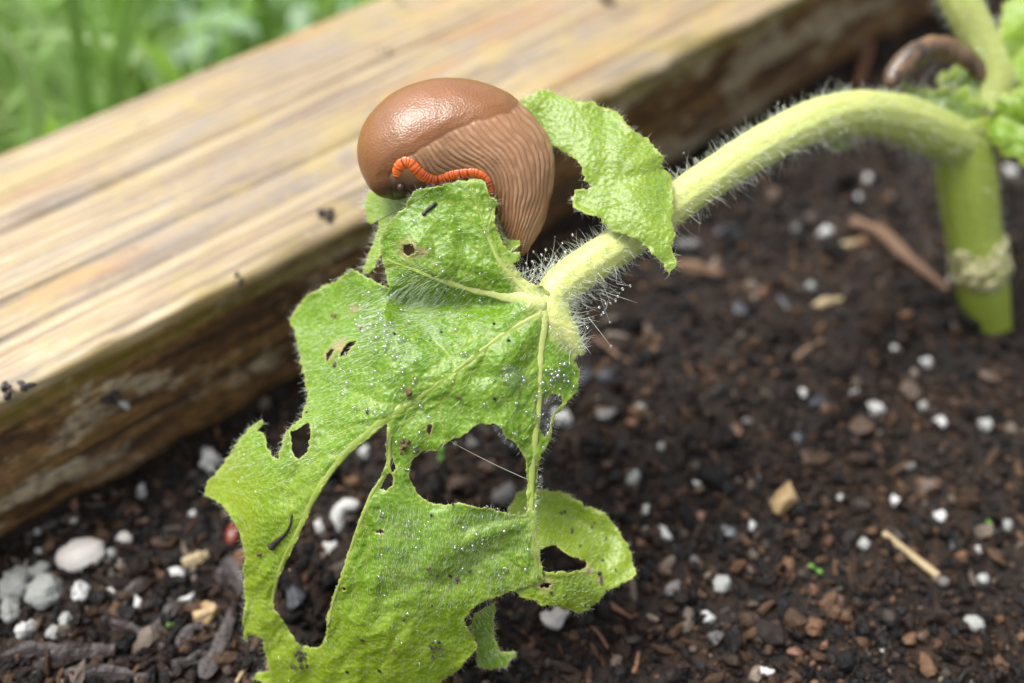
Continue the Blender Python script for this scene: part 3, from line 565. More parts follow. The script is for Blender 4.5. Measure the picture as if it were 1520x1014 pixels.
# petiole that carries the leaf
PET = smooth_path([(864,526,239.6,6),(853,510,238.6,12),(840,490,238.0,16.5),(826,468,238.0,21),(820,446,238.8,26),(832,425,240.2,28.5),(855,407,241.4,29.5),(880,390,242.6,29),(915,366,244.6,28.5),(960,334,247,28.5),(1005,300,250,28.5),(1060,262,255,29),(1110,230,261,29.5),(1160,202,267,30.5),(1215,178,275,32),(1270,168,284,33.5),(1330,176,294,35),(1385,196,303,36),(1440,222,311,34)], 130)
pd = PET[:, 2] / 1000; pth = P(PET[:, 0], PET[:, 1], pd); prad = PET[:, 3] * pd / F
V, fs, u, an = tube_np(pth, prad, 48, .018, 11); V = V + (.00022 * fbm(V * 500, 3))[:, None]
pet = obj('petiole', mesh_np('petiole', V, fs, {'green': np.clip((u - .66) * 1.8, 0, .6)}), MAT['petiole'], plant)
def tube_hairs(path, rad, n, lmin, lmax, hr, name, parent, t0=0, t1=1, lean=.0, dens=1.0, bend=.22):
    k = (t0 + (t1 - t0) * rng.random(n) ** dens) * (len(path) - 1); i = np.minimum(k.astype(int), len(path) - 2); f_ = (k - i)[:, None]
    c = path[i] * (1 - f_) + path[i + 1] * f_; T = path[i + 1] - path[i]; T /= np.linalg.norm(T, axis=1)[:, None]; r_ = rad[i]
    a = np.cross(T, rng.normal(size=(n, 3))); a /= np.linalg.norm(a, axis=1)[:, None]
    return hairs(name, c + a * r_[:, None] * .97, a + T * lean + rng.normal(size=(n, 3)) * .22, lmin + (lmax - lmin) * rng.random(n) ** 1.8, hr * rng.uniform(.45, 1.3, n), parent, bend * 1.5)
tips, _ = tube_hairs(pth, prad, 3600, .0010, .0042, .000066, 'petiole_hairs', pet, 0.01, .97)
for k in rng.choice(len(tips), 170): DROPS.append((tips[k], rng.uniform(.00016, .00042)))
for k in rng.choice(np.where(PET[np.minimum((np.arange(len(tips)) * 0), 0), 0] > 0)[0], 0): pass

# matted hairs with slime in the crook of the leaf and petiole, and below it
def crook(cx, cy, d, n, sx, sy, dx, dy, lmin, lmax):
    q = np.c_[rng.normal(cx, sx, n), rng.normal(cy, sy, n)]; b = P(q[:, 0], q[:, 1], d + rng.normal(0, .0012, n))
    dr = RIGHT * dx - UPV * dy + rng.normal(size=(n, 3)) * .55
    return b, dr, rng.uniform(lmin, lmax, n)
bs = [crook(795, 412, .2385, 55, 14, 5, .15, -1, .0015, .0045), crook(820, 402, .2395, 34, 12, 6, .2, -1, .0015, .0045), crook(845, 470, .240, 60, 12, 14, 1, .55, .0018, .0045), crook(880, 430, .2415, 34, 18, 10, .7, .9, .0018, .0042)]
tips, _ = hairs('matted_hairs', np.vstack([b[0] for b in bs]), np.vstack([b[1] for b in bs]), np.concatenate([b[2] for b in bs]), np.full(sum(len(b[0]) for b in bs), .000075), pet, .5)
for k in rng.choice(len(tips), 110): DROPS.append((tips[k], rng.uniform(.00018, .0005)))

def flow_main(x, y):
    up = np.clip((440 - y) / 40, 0, 1); lo = np.clip((y - 700) / 60, 0, 1); md = 1 - up - lo
    return -.8 * up - .65 * md + .12 * lo, .15 * up + .45 * md - .8 * lo
cre = lambda x, y: np.exp(-((x - 610) / 70) ** 2 - ((y - 462) / 52) ** 2)
low = lambda x, y: np.clip((y - 745) / 25, 0, 1) * np.clip((930 - y) / 60, 0, 1) * (x > 560)
t1, _ = blade_hairs(MAIN, 6800, flow_main, .0008, .0024, .000027, up=.45, edge_n=1100, dens=lambda x, y: .30 + 1.8 * cre(x, y) + 1.5 * low(x, y) + .4 * (x < 560) * (y > 480) * (y < 700), lenf=lambda x, y: 1 + .9 * cre(x, y) + .1 * low(x, y))
t2, _ = blade_hairs(RIGHT_B, 1300, lambda x, y: (-.5 + 0 * x, .2 + 0 * x), .0008, .0024, .00003, edge_n=420)
t3, _ = blade_hairs(CURL, 700, lambda x, y: (.3 + 0 * x, -.3 + 0 * x), .0006, .0018, .00003, edge_n=200); blade_hairs(TAIL, 250, lambda x, y: (.3 + 0 * x, .3 + 0 * x), .0006, .0018, .00003, edge_n=120); blade_hairs(BACK, 250, lambda x, y: (-.6 + 0 * x, 0 * x), .001, .003, .000035, edge_n=160)
for k in rng.choice(6800, 200): DROPS.append((t1[k], rng.uniform(.00012, .00036)))
for k in rng.choice(1300, 40): DROPS.append((t2[k], rng.uniform(.0001, .00024)))
for cx, cy, s_, n_ in ((562, 485, 18, 40), (575, 560, 38, 44), (835, 560, 13, 26), (780, 590, 32, 30), (620, 690, 20, 16), (690, 800, 60, 26), (660, 500, 60, 24), (650, 350, 40, 14)):
    for x, y in rng.normal((cx, cy), s_, (n_, 2)):
        if inside(np.array([[x, y]]), OUT)[0] and not any(inside(np.array([[x, y]]), h_)[0] for h_ in HOLES):
            DROPS.append((P(x, y, blade_at(MAIN, x, y) - .0002), rng.uniform(.00022, .0007)))

# main stem, scar, second petiole, far leaves
SP = smooth_path([(1428,178,308,38),(1432,215,310.5,41),(1438,280,315.5,42),(1445,340,320.5,39),(1452,385,324.5,38),(1460,430,330,36),(1468,475,337,31),(1476,525,346,29)], 60)
sdp = SP[:, 2] / 1000; spath = P(SP[:, 0], SP[:, 1], sdp); srad = SP[:, 3] * sdp / F
V, fs, u, an = tube_np(spath, srad, 32, .03, 7)
stem = obj('stem', mesh_np('stem', V, fs, {'green': np.clip(.85 + 0 * u, 0, 1)}), MAT['petiole'], plant)
k0, k1 = 29, 40; pp = spath[k0:k1 + 1]; V, fs, u, an = tube_np(smooth_path(pp, 24), np.interp(np.linspace(0, 1, 24), [0, .25, .75, 1], [.98, 1.13, 1.16, .96]) * srad[35], 32)
V = V + .0012 * fbm(V * 260, 3)[:, None] * np.array([1, 1, .4]); obj('leaf_scar', mesh_np('leaf_scar', V, fs), MAT['scar'], stem)
tube_hairs(spath, srad, 500, .001, .003, .00006, 'stem_hairs', stem, 0, .6)
P2 = smooth_path([(1452,190,311,34),(1475,120,306,33),(1452,55,303,33),(1425,0,300,34),(1400,-60,298,34),(1375,-120,297,33)], 50)
d2 = P2[:, 2] / 1000; p2 = P(P2[:, 0], P2[:, 1], d2); V, fs, u, an = tube_np(p2, P2[:, 3] * d2 / F * .8, 26, .04, 8)
pet2 = obj('petiole', mesh_np('petiole', V, fs, {'green': np.full(len(V), .25)}), MAT['petiole'], plant); tube_hairs(p2, P2[:, 3] * d2 / F * .8, 700, .0015, .004, .00006, 'petiole_hairs', pet2)
def far_blade(outline, ctrl, mat, veins=()):
    B = blade('leaf_blade', outline, [], ctrl, list(veins), plant, mat, lambda x, y: .3 + 0 * x, step=5, jit=8, relief=2.6)
    blade_hairs(B, 130, lambda x, y: (.3 + 0 * x, -.5 + 0 * x), .001, .003, .00005, edge_n=60); return B
far_blade([(1452,160),(1480,140),(1530,135),(1600,150),(1640,200),(1600,250),(1530,245),(1490,232),(1465,205)], [(1452,165,309),(1520,140,300),(1640,200,296),(1530,242,300),(1480,220,304)], MAT['leaf_green'], [([(1455,165),(1530,190),(1620,200)],5,3)])
far_blade([(1466,130),(1478,60),(1500,-20),(1560,-60),(1650,-20),(1660,70),(1590,120),(1520,140)], [(1470,130,312),(1490,30,318),(1560,-50,326),(1655,30,316),(1540,120,306)], MAT['leaf_pale'], [([(1470,130),(1530,60),(1600,0)],5,3)])
far_blade([(1345,120),(1365,135),(1400,128),(1440,140),(1468,160),(1452,196),(1415,185),(1385,180),(1355,172),(1338,150)], [(1345,125,303),(1400,132,300),(1465,165,304),(1400,182,301),(1345,165,300)], MAT['leaf_pale'], [([(1440,180),(1390,155),(1350,140)],4,2)])
far_blade([(1395,120),(1420,92),(1460,82),(1500,100),(1515,140),(1480,165),(1440,158),(1410,145)], [(1395,122,308),(1440,90,306),(1510,120,303),(1470,160,303),(1420,146,303)], MAT['leaf_pale'])
far_blade([(1222,192),(1240,200),(1262,205),(1258,216),(1235,222),(1226,214)], [(1222,195,292),(1260,205,291),(1240,220,296)], MAT['leaf_green'])
for k, (x, y, d_, s_) in enumerate([(1400, 205, .299, 5), (1455, 75, .298, 5), (1395, 150, .2975, 5)]): DROPS.append((P(x, y, d_), s_ * d_ / F * .8))
for k in range(60):
    x, y = rng.uniform(1330, 1520), rng.uniform(100, 200); 
tube_hairs(P(np.linspace(1300, 1470, 20), 165 - 20 * np.sin(np.linspace(0, 3, 20)), np.full(20, .300)), np.full(20, .004), 220, .0015, .0045, .00006, 'node_hairs', stem, bend=.5)

# ------------------------------------------------------------------ the big slug
O_ = [(583,297),(562,288),(545,270),(533,235),(536,200),(556,165),(590,137),(635,121),(682,118.5),(728,128),(769,150),(800,179),(818,210),(825,240),(823,272),(816,307),(803,341),(790,364),(781,376),(776,380)]
I_ = [(592,297),(612,291),(625,286),(640,279),(652,276),(664,276),(675,277),(687,279),(697,282),(707,286),(716,291),(724,298),(731,306),(737,316),(742,328),(747,342),(754,357),(762,370),(769,378),(773,380)]
NU, NV = 260, 260
oi = smooth_path(np.c_[np.array(O_), np.array(I_)][:, [0, 1, 2, 3]], NU)
def spl(p):
    return smooth_path([(*q, 0) for q in p], NU)[:, :2]
uu = np.linspace(0, len(O_) - 1, NU); Oa = np.array(O_, float); Ia = np.array(I_, float)
def cubic(a):
    m_ = np.gradient(a, axis=0); k = np.clip(uu.astype(int), 0, len(a) - 2); s = (uu - k)[:, None]
    return (2*s**3-3*s**2+1)*a[k] + (s**3-2*s**2+s)*m_[k] + (-2*s**3+3*s**2)*a[k+1] + (s**3-s**2)*m_[k+1]
Oc, Ic = cubic(Oa), cubic(Ia); mid = (Oc + Ic) / 2; half = (Oc - Ic) / 2; rr = np.linalg.norm(half, axis=1)
SD = .2445
th = np.linspace(0, 2 * np.pi, NV, endpoint=False); ct, sn = np.cos(th), np.sin(th)
PXX = mid[:, None, 0] + ct[None] * half[:, None, 0]; PYY = mid[:, None, 1] + ct[None] * half[:, None, 1]
rd = np.minimum(rr * .84, 66) * SD / F; ends = np.clip(np.minimum(np.arange(NU), np.arange(NU)[::-1]) / 14, 0, 1) ** .5; rd = np.convolve(np.pad(rd, 8, 'edge'), np.ones(17) / 17, 'valid') * ends
DP = SD - sn[None] * rd[:, None]
G = P(PXX, PYY, DP)
gu = np.gradient(G, axis=0); gv = np.roll(G, -1, 1) - np.roll(G, 1, 1); nn = np.cross(gu, gv); nn /= np.linalg.norm(nn, axis=2)[..., None] + 1e-15
if (nn[NU // 2, NV // 4] @ VIEW) > 0: nn = -nn
RID = {.05: [(619,227),(634,247),(643,257)], .2: [(637,216),(649,236),(669,250)], .35: [(660,206),(680,230),(703,241),(726,258),(732,282)], .5: [(683,191),(706,219),(737,244),(749,282),(746,339)], .65: [(709,180),(737,216),(763,253),(769,296),(757,353)],
 .8: [(737,173),(766,207),(786,247),(789,296),(769,359)], .95: [(763,161),(792,193),(809,233),(809,282),(786,347)], 1.05: [(770,151),(806,187),(824,233),(820,293),(786,372)]}
sfun = tps([(x, y, s_) for s_, c_ in RID.items() for x, y in c_])
ML = [(790,140),(771,149),(768,156),(764,161),(754,168),(731,174),(703,181),(680,191),(657,204),(634,216),(617,227),(600,234),(586,248),(578,262),(585,300),(560,330)]
MPOLY = ML + [(480, 330), (480, 60), (800, 60)]
q = np.c_[PXX.ravel(), PYY.ravel()]; dist, _ = seg_dist(q, ML); sg = (np.where(inside(q, MPOLY), dist, -dist) + 2.2 * fbm(np.c_[q / 12, 0 * q[:, :1]], 2)).reshape(NU, NV)
mantle = np.clip(sg / 5 + .5, 0, 1); s_ = sfun(PXX, PYY); z3 = np.zeros_like(PXX)
wv = .013 * fbm(np.stack([PXX / 28, PYY / 28, z3], -1), 2) + .0035 * vnoise(np.stack([PXX / 9, PYY / 9, z3], -1)); ph = (s_ + wv) * 20
brk = fbm(np.stack([np.floor(ph) * 3.7, (PXX * .45 + PYY) / 17, z3], -1), 2)
hmask = np.clip((np.hypot((PXX - 585) / 46, (PYY - 285) / 44) - .8) / .35, 0, 1)
ridge = np.clip(1 - (1 - np.abs(np.sin(np.pi * ph))) ** 2.4, 0, 1) * np.clip(.86 + .34 * brk, .4, 1.0)
fadeh = np.clip((PYY - 150) / 10, 0, 1)
disp = np.clip(-sg / 9, 0, 1) ** .7 * hmask * (ridge * .00040 - .00032) + np.clip((sg + 3) / 20, 0, 1) ** 1.3 * .00042 - .00016 * np.exp(-((sg - .5) / 2.0) ** 2)
disp += .00012 * fbm(np.stack([PXX / 30, PYY / 30, DP * 300], -1), 2)
hd = np.clip(np.hypot((PXX - 592) / 36, (PYY - 286) / 25), 0, 2); head = np.clip(1.35 - hd, 0, 1) ** .8
head = np.maximum(head, .35 * np.clip((PYY - 230) / 40, 0, 1) * np.clip((600 - PXX) / 40, 0, 1))
endm = np.clip(np.minimum(np.arange(NU), np.arange(NU)[::-1]) / 10, 0, 1)[:, None]
G2 = G + nn * (disp * endm)[..., None]
V = G2.reshape(-1, 3); i = (np.arange(NU - 1)[:, None] * NV + np.arange(NV)[None]).ravel(); j = (np.arange(NU - 1)[:, None] * NV + (np.arange(NV)[None] + 1) % NV).ravel()
nv0 = len(V); V = np.vstack([V, G2[0].mean(0), G2[-1].mean(0)]); k = np.arange(NV); k2 = (k + 1) % NV
fs = [np.stack([i, j, j + NV, i + NV], -1), np.concatenate([np.stack([k2, k, np.full(NV, nv0)], -1), np.stack([(NU - 1) * NV + k, (NU - 1) * NV + k2, np.full(NV, nv0 + 1)], -1)])]
def ex(a): return np.append(a.ravel(), [a[0].mean(), a[-1].mean()])
slug = empty('slug', P(690, 280, SD), 'large brown slug with ridged back and orange foot fringe curled over the leaf tip', 'slug')
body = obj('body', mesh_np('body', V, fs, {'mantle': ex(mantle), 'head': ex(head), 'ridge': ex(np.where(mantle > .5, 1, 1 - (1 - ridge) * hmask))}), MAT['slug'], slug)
fm = (sn[None] > -.05) & np.ones((NU, 1), bool); fq = np.c_[PXX[fm], PYY[fm]]; fd = DP[fm]
def slug_front(x, y):
    w_ = 1 / (((fq - (x, y)) ** 2).sum(1) + .6) ** 2; return (w_ * fd).sum() / w_.sum()
# foot fringe: a ringed orange band
FR = smooth_path([(588.5,262,5),(590,253,8),(595,245,9.2),(603,241,9.6),(611,244,9.6),(617,251,9.6),(624,257,9.8),(633,263,10),(645,266,10),(656,265,9.8),(666,261.5,9.4),(678,259,9),(692,257,8.6),(706,257,8.2),(716,261,7.6),(723,268,6.8),(727,277,6),(729,288,4.5)], 520)
fdp = np.array([slug_front(x, y) for x, y in FR[::10, :2]]); fdp = np.interp(np.arange(520), np.arange(0, 520, 10), fdp); fdp = np.convolve(np.pad(fdp, 30, 'edge'), np.ones(61) / 61, 'valid') + .00022
al = np.concatenate([[0], np.cumsum(np.linalg.norm(np.diff(FR[:, :2], axis=0), axis=1))]); per = 5.6; wob = .22 * np.array([math.sin(a * .41) + math.sin(a * .173 + 1) for a in al])
phs = al / per + wob; ring = np.abs(np.sin(np.pi * phs)); V, fs, u, an = tube_np(P(FR[:, 0], FR[:, 1], fdp), FR[:, 2] * fdp / F * (.92 + .07 * ring ** .5), 26, flat=.62)
sv = np.clip(1.6 - ring / .36, 0, 1) * (.45 + .55 * np.array([_hash(np.array(int(x)), np.array(3), np.array(1)) for x in np.floor(phs + .5)])); stripe = np.append(np.repeat(sv, 26), [0, 0])
obj('foot_fringe', mesh_np('foot_fringe', V, fs, {'stripe': stripe}), MAT['fringe'], slug)
t_d = slug_front(594, 278); tp = np.array([P(596, 276, t_d + .0006), P(595, 277, t_d - .0002), P(594.5, 278, t_d - .0011), P(594, 279, t_d - .0017)])
V, fs, u, an = tube_np(smooth_path(tp, 10), np.array([7, 7.2, 7.3, 7.3, 7.2, 7, 6.4, 5.4, 3.8, 1.6]) * .2445 / F * .8, 16); obj('tentacle', mesh_np('tentacle', V, fs), MAT['tentacle'], slug)

# small slug on the far shoots
SS = smooth_path([(1316,132,292,6),(1322,122,292.5,14),(1335,102,294,17),(1355,84,296,18),(1385,74,298.5,18),(1415,81,300.5,16),(1440,97,302,12),(1460,110,303,8),(1478,118,303.5,2)], 70)
sp_ = P(SS[:, 0], SS[:, 1], SS[:, 2] / 1000); V, fs, u, an = tube_np(sp_, SS[:, 3] * SS[:, 2] / 1000 / F, 22)
V = V + (fbm(V * 160, 2) * .0009 + fbm(V * 900, 2) * .0002)[:, None] - .0011 * VIEW * np.exp(-((u - .33) / .13) ** 2)[:, None]
s2 = empty('slug', sp_[35] - np.array([0, 0, .004]), 'small thin grey-brown slug arched over the far shoots of the plant', 'slug'); obj('body', mesh_np('body', V, fs), MAT['slug2'], s2)
for dx in (-4, 4):
    V, fs, u, an = tube_np(np.array([P(1319 + dx, 128, .2915), P(1316 + dx * 1.6, 135, .2905), P(1315 + dx * 2, 140, .2900)]), np.array([.0006, .0005, .0003]), 8); obj('tentacle', mesh_np('tentacle', V, fs), MAT['slug2'], s2)

# ------------------------------------------------------------------ small things on the soil
def stone(px, py, w, h, mat, name, label, cat, group=None, rot=0.0, flatz=.62, rough=.22, angular=0.0, sink=.34, lv=2):
    d = float(at_z(px, py)); c = P(px, py, d); a = w * .46 * d / F; b = h * .46 * d / F / (ST * .62 + flatz * .5)
    b = min(max(b, a * .35), a * 2.4)
    v, f = ICO[lv]; s_ = rng.uniform(0, 90, 3); q = v.copy()
    if angular: 
        for _ in range(9):
            n_ = rng.normal(size=3); n_ /= np.linalg.norm(n_); t = q @ n_; lim = rng.uniform(.42, .72); q = q - np.maximum(t - lim, 0)[:, None] * n_
    q = q * (1 + rough * fbm(v * 1.5 + s_, 3) + rough * .5 * fbm(v * 4 + s_, 2))[:, None]
    q = q * np.array([a, b, min(a, b) * flatz * 1.1]); cr, sr = math.cos(rot), math.sin(rot); q = q @ np.array([[cr, sr, 0], [-sr, cr, 0], [0, 0, 1]])
    zc = float(soil_h(np.array([c[0]]), np.array([c[1]]))[0]) + min(a, b) * flatz * (1 - sink * 2) + .0006
    return local(name, q + np.array([c[0], c[1], zc]), f, MAT[mat], label=label, cat=cat, group=group)
W1, W2 = 'bright white perlite grain lying on the dark soil', 'white perlite grains'
for x, y, w, h in [(124,878,36,34),(166,876,17,14),(202,890,19,20),(257,845,31,25),(278,881,38,25),(42,938,44,32),(207,720,17,15),(58,817,18,14),(110,777,14,12),(282,757,14,13),(540,668,30,22),(480,785,26,23),(492,820,36,24),(835,618,30,34),
    (1193,583,22,18),(1268,585,18,15),(1303,605,28,26),(1399,625,24,23),(1329,740,18,17),(1398,764,20,22),(1121,709,15,14),(1117,782,15,27),(958,756,15,15),(985,792,26,22),(1050,915,28,18),(1137,1000,30,24),(1290,260,20,16),(1275,290,13,12),(1415,420,20,18),(1228,345,28,26),(1500,250,22,18),(1380,530,20,16),(1330,515,22,16),
    (1245,743,10,10),(1035,725,13,11),(1310,965,10,10),(1458,808,15,13),(240,915,16,12)]:
    stone(x, y, w, h, 'perlite', 'perlite_grain', W1, 'perlite', W2, rng.uniform(-.6, .6), rng.uniform(.55, .85), .42, .3)
G1, G2_ = 'pale grey perlite lump half sunk in the dark soil', 'grey perlite lumps'
for x, y, w, h in [(23,868,50,44),(69,880,54,50),(55,845,46,25),(16,905,36,40),(101,923,24,22),(83,943,24,18),(207,728,14,13),(57,790,13,11),(1463,630,22,20),(1465,852,22,18),(1280,808,20,18),(940,710,24,22),(1450,920,32,22),(983,665,15,14),(165,820,16,14),(175,835,15,13),(183,802,14,12),(952,605,18,17),(1070,868,28,26),(1370,600,18,14),(1205,420,15,12),(1500,770,20,16)]:
    stone(x, y, w, h, 'perlite_grey', 'perlite_grain', G1, 'perlite', G2_, rng.uniform(-.6, .6), .7, .28)
stone(122, 828, 80, 44, 'white_stone', 'pebble', 'large smooth oval white pebble on the soil beside the timber', 'pebble', None, .30, .55, .06, lv=3)
stone(309, 683, 30, 36, 'perlite', 'perlite_grain', 'knobbly white perlite clump beside the ragged yellow leaf tip', 'perlite', None, .2, .9, .5, lv=3)
stone(183, 796, 28, 20, 'white_stone', 'pebble', 'small cream pebble just behind the large oval white pebble', 'pebble', None, .2, .6, .1)
stone(302, 903, 58, 42, 'tan_stone', 'stone', 'rough tan stone next to a white perlite grain by the leaf', 'stone', None, .2, .7, .2, .6, lv=3)
stone(1161, 757, 60, 52, 'tan_stone', 'stone', 'angular yellow and cream stone alone on the open soil', 'stone', None, .3, .95, .1, .8, .12, lv=3)
stone(345, 790, 26, 40, 'red_bead', 'bark_bead', 'dark red rounded piece beside the yellowing leaf edge', 'bark piece', None, 0, .9, .1)
stone(825, 918, 52, 38, 'white_stone', 'stone', 'angular whitish stone under the curled yellow leaf lobe', 'stone', None, .2, .9, .14, .7, lv=3)
stone(196, 757, 30, 24, 'brown_stone', 'soil_clod', 'rounded brown clod between the timber and the oval white pebble', 'clod', None, 0, .8, .2)
# hooked white grain seen through the hole in the leaf
hk = [(533,757),(518,753),(506,762),(503,777),(510,790),(524,792)]; d_ = at_z(518, 773); r_ = 10 * d_ / F
V, fs, u, an = tube_np(P(*np.array(smooth_path([(x, y, 0) for x, y in hk], 24))[:, :2].T, d_) + [0, 0, .0015], r_ * np.interp(np.linspace(0, 1, 24), [0, .1, .5, .9, 1], [.5, .95, 1.1, .9, .4]), 14); V += (fbm(V * 600, 3) * .0004)[:, None]
local('perlite_grain', V, fs, MAT['perlite'], label='hooked white perlite piece seen through the large hole in the leaf', cat='perlite')
for x, y, w, h, mt, nm, lb, ct_, gp in [
  (938,632,32,25,'rust_stone',*['stone','rust-brown pebble lying on the dark soil','pebble','rust-brown pebbles']), (1092,638,27,24,'rust_stone','stone','rust-brown pebble lying on the dark soil','pebble','rust-brown pebbles'), (1204,882,18,17,'rust_stone','stone','rust-brown pebble lying on the dark soil','pebble','rust-brown pebbles'),
  (1220,965,20,18,'rust_stone','stone','rust-brown pebble lying on the dark soil','pebble','rust-brown pebbles'), (1135,432,24,22,'rust_stone','stone','rust-brown pebble lying on the dark soil','pebble','rust-brown pebbles'), (1180,975,30,22,'rust_stone','stone','rust-brown pebble lying on the dark soil','pebble','rust-brown pebbles'),(950,812,22,20,'rust_stone','stone','rust-brown pebble lying on the dark soil','pebble','rust-brown pebbles'),(1040,770,18,16,'rust_stone','stone','rust-brown pebble lying on the dark soil','pebble','rust-brown pebbles')] + [
  (x, y, w, h, 'brown_stone', 'soil_clod', 'brown earthy clod lying among the soil crumbs', 'clod', 'brown soil clods') for x, y, w, h in [(1275,635,52,46),(1350,582,44,30),(965,490,32,28),(1370,940,30,28),(1240,900,34,30),(978,938,22,18),(1420,600,40,24),(1380,720,46,28),(1150,290,40,26),(1060,300,30,22),(900,690,26,22),(1060,560,26,20),(1200,680,40,26),(985,850,30,24),(1110,850,24,20),(1290,950,24,18),(230,800,24,18),(215,770,18,15),(680,720,44,40),(720,690,34,26),(430,740,36,30),(1470,560,40,22),(1320,290,30,20)]] + [
  (x, y, w, h, 'slate_chip', 'slate_chip', 'dark blue-grey chip lying flat on the soil', 'stone chip', 'blue-grey chips') for x, y, w, h in [(1215,600,36,26),(1185,650,30,22),(1165,445,20,40),(1075,340,46,18),(274,938,22,22),(1100,460,30,26),(1085,792,44,18),(440,890,50,40),(860,560,40,30),(1420,800,26,18),(900,560,40,26),(400,930,20,20)]] + [
  (x, y, w, h, 'grey_stone', 'pebble', 'small dull grey pebble among the soil crumbs', 'pebble', 'grey pebbles') for x, y, w, h in [(1020,365,42,26),(1030,830,24,22),(1000,880,30,34),(1185,330,26,16),(1350,690,24,18),(1110,620,20,16),(760,860,30,24),(700,660,22,18),(1060,945,40,28),(1400,860,22,18),(745,730,44,40),(900,620,34,28),(1255,810,18,16)]]:
    stone(x, y, w, h, mt, nm, lb, ct_, gp, rng.uniform(-.7, .7), .45 if mt == 'slate_chip' else .7, .2, .7 if mt == 'slate_chip' else .25)

def stick(pts, r, mat, name, label, cat, group=None, taper=.7, flat=1.0, lift=.6, ns=9, n=24, smooth=True, rag=.14):
    p = smooth_path([(x, y, 0) for x, y in pts], n); d = at_z(p[:, 0], p[:, 1]); w = P(p[:, 0], p[:, 1], d); R_ = r * float(d.mean()) / F
    w[:, 2] = np.convolve(np.pad(soil_h(w[:, 0], w[:, 1]), 4, 'edge'), np.ones(9) / 9, 'valid') + R_ * lift + .0008
    rr_ = R_ * np.interp(np.linspace(0, 1, n), [0, .08, .5, 1], [.75, 1, 1, taper]) * (1 + rag * fbm(np.c_[np.linspace(0, 6, n), np.full(n, pts[0][0]), np.zeros(n)], 2))
    V, fs, u, an = tube_np(w, rr_, ns, .08, 3, flat); return local(name, V, fs, MAT[mat], label=label, cat=cat, group=group, smooth=smooth)
stick([(1309,793),(1345,818),(1393,855)], 6, 'straw', 'straw_piece', 'short pale straw piece lying on the open soil', 'straw', taper=.9)
stick([(1262,330),(1300,350),(1335,378),(1375,415),(1404,441)], 9, 'twig', 'twig', 'crooked brown twig lying near the base of the plant stem', 'twig', rag=.3, n=34)
stick([(1290,68),(1282,95),(1272,132)], 7, 'root_fibre', 'bark_sliver', 'reddish bark sliver on the soil behind the arching leaf stalk', 'bark piece')
stick([(1002,398),(1040,400),(1072,404)], 9, 'twig', 'wood_chip', 'tan wood chip on the soil below the torn leaf flap', 'wood chip', flat=.5, ns=5, n=9, smooth=False, rag=.4)
stick([(1208,458),(1230,448),(1250,444)], 6, 'straw', 'wood_chip', 'pale cream wood chip alone on the soil farther from the brown twig', 'wood chip', flat=.5, ns=5, n=9, smooth=False, rag=.4)
stick([(1235,378),(1252,368),(1272,360)], 6, 'straw', 'wood_chip', 'pale cream wood chip between the brown twig and a white perlite grain', 'wood chip', flat=.5, ns=5, n=9, smooth=False, rag=.4)
stick([(268,831),(288,823),(306,815)], 8, 'straw', 'wood_chip', 'small tan wood chip behind a white perlite grain by the leaf', 'wood chip', flat=.5, ns=5, n=9, smooth=False, rag=.4)
stick([(885,893),(910,904),(938,920)], 4, 'root_fibre', 'root_fibre', 'orange-brown fibre under the curled yellow leaf lobe', 'root fibre', taper=.5)
stick([(872,925),(890,940),(905,962),(922,988)], 2.2, 'root_fibre', 'root_fibre', 'thin brown root thread on soil in front of the whitish stone', 'root fibre')
stick([(348,1016),(360,992),(376,978),(392,972)], 3, 'straw', 'root_fibre', 'curved pale root thread beside the dirty tip of the leaf', 'root fibre')
stick([(940,1000),(945,985),(948,968)], 3.5, 'root_fibre', 'root_fibre', 'thin rust-coloured fibre standing on the bare soil', 'root fibre')
stick([(1180,530),(1200,518),(1222,505)], 4, 'twig', 'twig', 'short thin brown twig on the soil between perlite grains', 'twig')
stick([(880,500),(905,515),(935,535)], 4, 'twig', 'twig', 'thin pale brown twig on the soil beside the broken leaf vein', 'twig')
for pts, r in [([(300,1004),(328,950),(352,894)],11),([(210,960),(235,925),(262,890)],12),([(60,1000),(110,975),(170,965)],13),([(150,920),(200,935),(240,960)],9),([(320,860),(345,848),(362,830)],12),([(10,985),(50,970),(90,972)],10),([(255,990),(290,975),(320,965)],10),([(170,905),(190,880),(212,858)],8),([(100,1010),(160,1000),(220,1006)],10),([(330,830),(345,850),(360,880)],13),([(130,660),(180,640),(225,615)],7),([(280,700),(310,720),(330,745)],8),([(40,800),(80,780),(120,770)],6),([(265,960),(285,930),(300,925)],8)]:
    stick(pts, r, 'bark', 'bark_chip', 'dark wet bark chip lying on the soil by the timber', 'bark chip', 'dark bark chips', flat=.28, n=12, ns=5, smooth=False, rag=.4)
for x, y, l in [(1209,848,13),(1179,948,7),(250,930,9),(655,678,14),(1470,770,7)]:
    d = at_z(x, y); c = P(x, y, d); c[2] = soil_h(c[:1], c[1:2])[0]; V = []; fs = []
    for k, a in enumerate(rng.uniform(0, 6.28, 2)):
        a = a if k == 0 else a + 2.6; e = np.array([math.cos(a), math.sin(a), 0]); s_ = np.array([-e[1], e[0], 0]); L = l * d / F; o_ = len(V)
        for t, wd, zz in ((0, .1, 0), (.3, .45, .35), (.65, .5, .55), (1, .05, .45)):
            for sg_ in (-1, 1):
                for th_ in (0, .0002): V.append(c + e * L * t + s_ * wd * L * sg_ * .6 + np.array([0, 0, zz * L + .0008 + th_]))
        for r_ in range(3):
            b = o_ + r_ * 4; fs += [(b, b + 2, b + 6, b + 4), (b + 1, b + 5, b + 7, b + 3), (b, b + 4, b + 5, b + 1), (b + 2, b + 3, b + 7, b + 6)]
    local('seedling', np.array(V), np.array(fs), MAT['sprout'], label='tiny green weed seedling sprouting from the soil', cat='seedling', group='weed seedlings')

